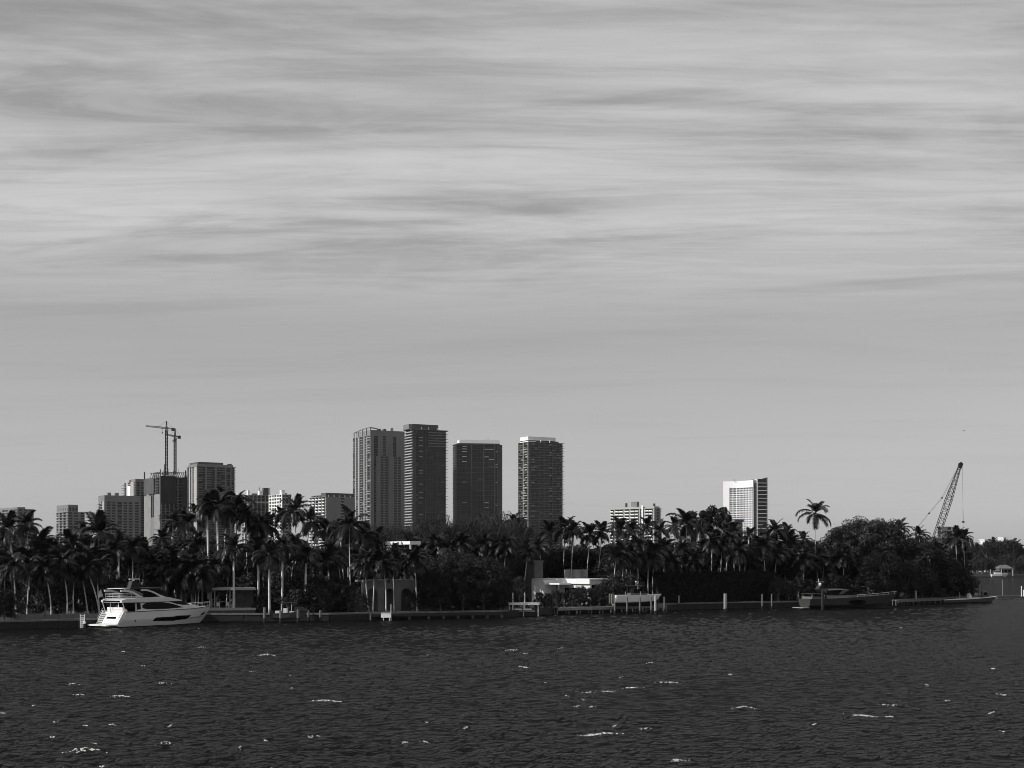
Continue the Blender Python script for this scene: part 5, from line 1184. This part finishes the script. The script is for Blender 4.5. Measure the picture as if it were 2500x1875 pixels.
for u, v, Y, lab, k, sc_ in ((243,1251,300,'large spreading palm in front of the wide grey block','coco',1.25),(530,1190,318,'tallest palm of the clump before the broad grey slab tower','royal',1.2),(556,1189,326,'tall palm with leaning fronds overlapping the slab tower edge','coco',1.1),(577,1199,322,'tall palm at the outer side of the slab tower clump','coco',1.0),
                          (722,1206,315,'palm with one upright spear frond left of the balcony flank block','coco',0.95),(853,1238,312,'open-crowned palm in front of the pale finned tower','coco',1.15),(1255,1249,384,'slim palm in the gap between the dark tower and the slender balcony tower','coco',0.8),
                          (1380,1254,392,'ragged palm right of the slender balcony tower','coco',1.1),(1676,1237,392,'windblown palm with a tall spear beside the tufted trees','coco',1.25),(1893,1264,408,'palm with spiky top right of the curved white hotel','coco',1.0),(1990,1217,425,'lone tall coconut palm standing clear against the sky','coco',1.22),
                          (2332,1284,440,'palm leaning under the hanging hook of the boom crane','coco',1.0),(2350,1290,443,'bent palm beside the hanging crane hook','coco',0.9),(2195,1266,430,'bushy palm on top of the dark tree mass','coco',0.85),(2245,1283,436,'low palm at the foot of the lattice boom','coco',0.8)):
    palm(u, v, Y, k, lab, fronds=True, scale=sc_, n=(13 if u == 1990 else 18), seed=int(u*7+3), lean=(0.4 if u == 1990 else None))
# -- front palms with bright trunks
for u, v in ((570,1300),(629,1312),(658,1318),(690,1300),(748,1318)):
    palm(u, v, sY(u)+4.5+ (u%7), 'royal', 'royal palm with a sunlit pale trunk on the lawn by the seawall', 'royal palms on the lawn', scale=0.88, lean=0.0, fronds=True)
for u, v, dy, le in ((33,1348,9,-0.6),(72,1352,12,0.5),(112,1358,9,-1.0),(152,1346,10,-0.9),(180,1362,12,0),(213,1352,9,-2.4),(200,1356,13,-1.2),(237,1350,9,-0.5)):
    palm(u, v, sY(u)+dy, 'coco', 'thin-trunked coconut palm on the left dock garden', 'thin palms of the left dock garden', lean=le, scale=0.78)
palm(150, 1340, 283, 'coco', 'forked-looking palm leaning among the left dock palms', lean=1.8)
for i, u in enumerate(range(1505, 2100, 24)):
    uu = u + prnd.uniform(-8,8)
    palm(uu, prnd.uniform(1298,1345) if not 1940 < uu < 2035 else 1345, sY(uu)+9+prnd.uniform(0,14), 'coco', 'bare-trunked coconut palm in the row behind hedge and seawall ' + LM(uu), 'palms behind the clipped hedge', scale=prnd.uniform(0.8,1.02))
for u, v, Y in ((408,1372,298.5),(446,1378,298),(474,1368,298.5),(372,1345,300),(388,1352,301),(420,1340,299.5),(438,1362,300.5),(462,1350,300),(486,1358,299)):
    palm(u, v, Y, 'coco', 'coconut palm overhanging the pool house behind the yacht', 'palms at the pool house', scale=1.0)
for u, v, Y in ((893,1340,303.5),(912,1334,303),(936,1346,302.5),(958,1330,309),(1012,1332,309)):
    palm(u, v, Y, 'coco', 'coconut palm leaning over the arched loggia', 'palms over the loggia', scale=0.85)
for u, v, Y in ((930,1338,322),(955,1344,324),(985,1350,322),(1030,1340,330),(1060,1335,332)):
    palm(u, v, Y, 'coco', 'coconut palm screening the modern house', 'palms before the modern house', scale=0.9)
for i, u in enumerate((1000,1034,1062,1096,1128,1160,1186,1214,1236,1290,1316)):
    palm(u, 1296 + (i*17 % 32), sY(u)+40+(i*7 % 9), 'coco', 'coconut palm standing among the feathery trees ' + LM(u), 'palms among the feathery trees', scale=0.8)
# -- filler palms inside the grove
for i in range(72):
    u = -10 + i*30.0 + prnd.uniform(-14,14)
    if 1000 < u < 1230 and i % 2: continue
    if 1230 < u < 1345: vt = prnd.uniform(1300,1350)
    elif u > 2000: vt = prnd.uniform(1322,1360)
    else: vt = prnd.uniform(1290,1345)
    if 1945 < u < 2035: vt = prnd.uniform(1338,1360)
    dy = prnd.uniform(14, 60) if not (880 < u < 1330) else prnd.uniform(50,80)
    if 1230 < u < 1500: dy = prnd.uniform(72,95)
    palm(u, vt, sY(u)+dy, 'coco', 'coconut palm crowded inside the dark grove ' + LM(u), 'palms crowded in the grove', scale=prnd.uniform(0.78,1.02))
# -- broadleaf and feathery trees
for i in range(20):
    u = 890 + i*21 + trnd.uniform(-8,8)
    tree(u, float(np.interp(u,[890,960,1000,1040,1080,1110,1150,1210,1250,1300],[1292,1298,1298,1282,1274,1292,1276,1268,1280,1298])) + trnd.uniform(0,20), sY(u)+46+trnd.uniform(0,30), 'pine', 'tall feathery pale tree in the stand ' + LM(u), 'feathery trees below the towers', wid=0.85)
for i in range(64):
    u = -20 + i*34 + trnd.uniform(-10,10)
    if 1275 < u < 1500: vt = trnd.uniform(1325,1350)
    else: vt = trnd.uniform(1312,1352)
    tree(u, vt, sY(u)+ (62 if 880<u<1500 else 42)+trnd.uniform(0,45), 'dark' if i % 3 else 'broad', 'dark leafy tree in the back rows of the grove ' + LM(u), 'leafy trees at the back of the grove', wid=1.15)
for i in range(46):
    u = -10 + i*46 + trnd.uniform(-14,14)
    if 900 < u < 1030 or 1215 < u < 1500: continue
    tree(u, trnd.uniform(1375,1420), sY(u)+16+trnd.uniform(0,14), 'broad' if i % 2 else 'bush', 'low leafy tree in the grove undergrowth ' + LM(u), 'low trees of the undergrowth', wid=0.95)
for u, v, Y in ((1222,1345,388),(1248,1338,394),(1272,1342,392),(1298,1336,396),(1322,1345,394),(1350,1340,398),(1378,1345,396),(1404,1338,400),(1430,1345,398),(1240,1372,384),(1285,1375,390),(1330,1372,393),(1372,1370,395),(1412,1372,396),(1450,1366,398),(1480,1360,396)):
    tree(u, v, Y, 'dark' if v > 1341 else 'broad', 'leafy tree rising behind the flat-roofed white house', 'trees behind the white house', wid=1.1)
tree(1268, 1408, 335, 'broad', 'leafy tree at the corner of the white house beside the empty boat lift', wid=0.62)
# shaded mass right of the loggia
for u, v, dy, w_ in ((1048,1392,7,0.9),(1062,1372,9,1.0),(1085,1366,12,1.1),(1118,1350,14,1.2),(1150,1368,9,1.2),(1182,1362,11,1.1),(1200,1378,8,1.0),(1216,1392,10,0.8),(1232,1410,8,0.7),(1075,1420,4,1.0),(1130,1425,3.5,1.0),(1180,1420,4,1.0),(1222,1430,4,0.9),(1252,1445,5,0.8),(1284,1458,5,0.7)):
    tree(u, v, sY(u)+dy, 'dark', 'dense dark waterside tree between loggia and white house', 'waterside trees between loggia and white house', wid=w_)
for u, v, dy, w_ in ((1398,1438,1.6,0.8),(1418,1432,3,0.8),(1440,1436,3,0.8),(1464,1428,4,0.9),(1488,1415,6,1.1),(1515,1405,9,1.1),(1338,1448,2,0.7),(1356,1440,5,0.7),(1318,1446,4,0.7),(1374,1446,3,0.7)):
    tree(u, v, sY(u)+dy, 'bush', 'rounded garden bush in front of the white house', 'bushes before the white house', wid=w_)
for u, v, dy in ((640,1452,9),(665,1438,12),(700,1425,10),(722,1440,8),(760,1428,10),(790,1440,8),(820,1425,11),(850,1430,9),(780,1405,16),(605,1425,18)):
    tree(u, v, sY(u)+dy, 'bush', 'leafy shrub behind the lawn palms', 'shrubs behind the lawn palms', wid=0.9)
for u, v, w_ in ((2055,1290,1.1),(2085,1276,1.15),(2110,1268,1.15),(2140,1273,1.1),(2165,1275,1.1)): tree(u, v, sY(u)+24, 'broad', 'big rounded leafy tree near the boom crane', 'big rounded trees by the boom crane', wid=w_)
for u, v, dy, w_ in ((2190,1310,14,1.2),(2225,1322,12,1.2),(2255,1330,12,1.2),(2285,1345,10,1.2),(2315,1362,9,1.1),(2340,1380,8,1.0),(2362,1400,6,0.9),(2150,1345,9,1.1),(2120,1360,8,1.0),(2210,1370,5,1.2),(2250,1385,4.5,1.2),(2290,1400,4,1.1),(2180,1400,5,1.0),(2325,1420,4,0.9),(2350,1435,3,0.8),(2375,1442,2,0.6)):
    tree(u, v, sY(u)+dy, 'dark', 'black shaded tree of the dense clump beyond the cruiser bow', 'dense clump beyond the cruiser', wid=w_)
for u, v in ((2262,1318),(2290,1310),(2310,1330),(2330,1338),(2270,1340)): tree(u, v, 446, 'pale', 'sunlit pale tree catching light behind the dense clump', 'sunlit trees behind the clump')
tree(2300,1436,421,'pale','pale dry bush at the water beside the low open boat',wid=0.9)
for u, v, Y in ((872,1440,303),(884,1452,301),(1008,1448,309),(1022,1436,311)): tree(u, v, Y, 'dark', 'dark shrub crowding the side of the arched loggia', 'shrubs beside the loggia', wid=0.8)
for u, v, Y in ((1706,1246,400),(1745,1237,404),(1762,1256,400)): tree(u, v, Y, 'tuft', 'bare-stemmed tree with dark tufted heads under the curved hotel', 'tufted trees under the curved hotel', wid=0.9)
for u, v, dy in ((1900,1412,6),(1925,1418,5),(1950,1408,7),(1975,1415,8),(2000,1412,9),(2030,1400,10),(2060,1405,11)): tree(u, v, sY(u)+dy, 'broad', 'speckled garden tree behind the dark cruiser', 'garden trees behind the cruiser', wid=0.9)
tree(10, 1440, 262, 'dark', 'dark bush at the far end of the left dock', wid=1.0); tree(-25, 1425, 262, 'dark', 'dark overhanging bush past the left dock end')
for i in range(26):
    u = 1330 + i*28; tree(u, trnd.uniform(1350,1395), sY(u)+(26 if u > 1505 else 66)+trnd.uniform(0,12), 'dark', 'shaded tree between waterfront and grove ' + LM(u), 'shaded trees behind the hedge', wid=1.1)
# far shore trees
for i in range(20):
    u = 2352 + i*9.5; v = float(np.interp(u,[2350,2385,2410,2425,2440,2470,2490,2540],[1330,1328,1325,1322,1324,1320,1335,1342])) + trnd.uniform(-4,10)
    tree(u, v, 1185 + trnd.uniform(0,60), 'dark', 'distant dark tree on the far mainland shore', 'trees of the far shore', wid=0.75)
for i in range(14):
    u = 2375 + i*11; tree(u, trnd.uniform(1352,1372), 1165+trnd.uniform(0,12), 'broad', 'low distant tree close to the far waterline', 'low trees of the far shore', wid=0.8)
for u, v in ((2425,1312),(2470,1314),(2480,1318)): palm(u, v, 1230, 'coco', 'distant palm sticking out above the far shore trees', 'far shore palms', scale=1.7)
for u in (2418, 2445, 2473): piling(u, 1390, 1408, 'thin distant post at the far shore dock', Y=1122, rad=0.35, m=M_woodl, group='far shore posts')
# clipped hedge
def hedge():
    a = Vector((XU(1585, 352), 352)); 
    pts = [(XU(1612,365), 365), (XU(1760,379), 379), (XU(1893,392), 392)]
    t = thing('clipped_hedge', 'tall dark clipped hedge behind the long seawall', 'hedge', (pts[0][0], pts[0][1], GZ)); ox, oy = pts[0]; r = random.Random(3)
    for (x0,y0),(x1,y1) in zip(pts, pts[1:]):
        d = Vector((x1-x0,y1-y0)); ln = d.length; d.normalize(); n = Vector((-d.y,d.x)); H = 7.6
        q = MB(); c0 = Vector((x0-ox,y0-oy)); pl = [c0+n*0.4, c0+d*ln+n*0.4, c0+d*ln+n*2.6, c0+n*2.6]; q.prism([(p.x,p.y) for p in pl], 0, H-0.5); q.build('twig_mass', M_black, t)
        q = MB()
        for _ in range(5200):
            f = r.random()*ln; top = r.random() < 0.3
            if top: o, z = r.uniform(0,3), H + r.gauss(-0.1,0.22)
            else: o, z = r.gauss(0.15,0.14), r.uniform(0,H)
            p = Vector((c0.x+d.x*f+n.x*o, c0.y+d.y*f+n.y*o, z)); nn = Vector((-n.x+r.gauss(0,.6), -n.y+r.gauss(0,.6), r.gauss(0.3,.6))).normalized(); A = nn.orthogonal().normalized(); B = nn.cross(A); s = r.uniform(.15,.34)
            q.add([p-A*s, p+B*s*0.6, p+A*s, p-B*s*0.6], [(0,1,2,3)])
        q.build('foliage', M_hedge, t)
hedge()

# ------------------------------------------------------------------ haze over the bay
def haze():
    q = MB(); q.box(-5200, 5200, -5200, 5200, -2.6, 215)
    m = bpy.data.materials.new('haze'); m.use_nodes = True; n = m.node_tree.nodes; n.clear()
    v = n.new('ShaderNodeVolumePrincipled'); v.inputs['Density'].default_value = 1.3e-5; v.inputs['Color'].default_value = (0.95,0.95,0.95,1); v.inputs['Anisotropy'].default_value = 0.2
    o = n.new('ShaderNodeOutputMaterial'); m.node_tree.links.new(v.outputs[0], o.inputs['Volume'])
    h = q.build('haze', m, kind='stuff'); tag(h, 'thin pale haze lying over the whole bay', 'haze')
haze()
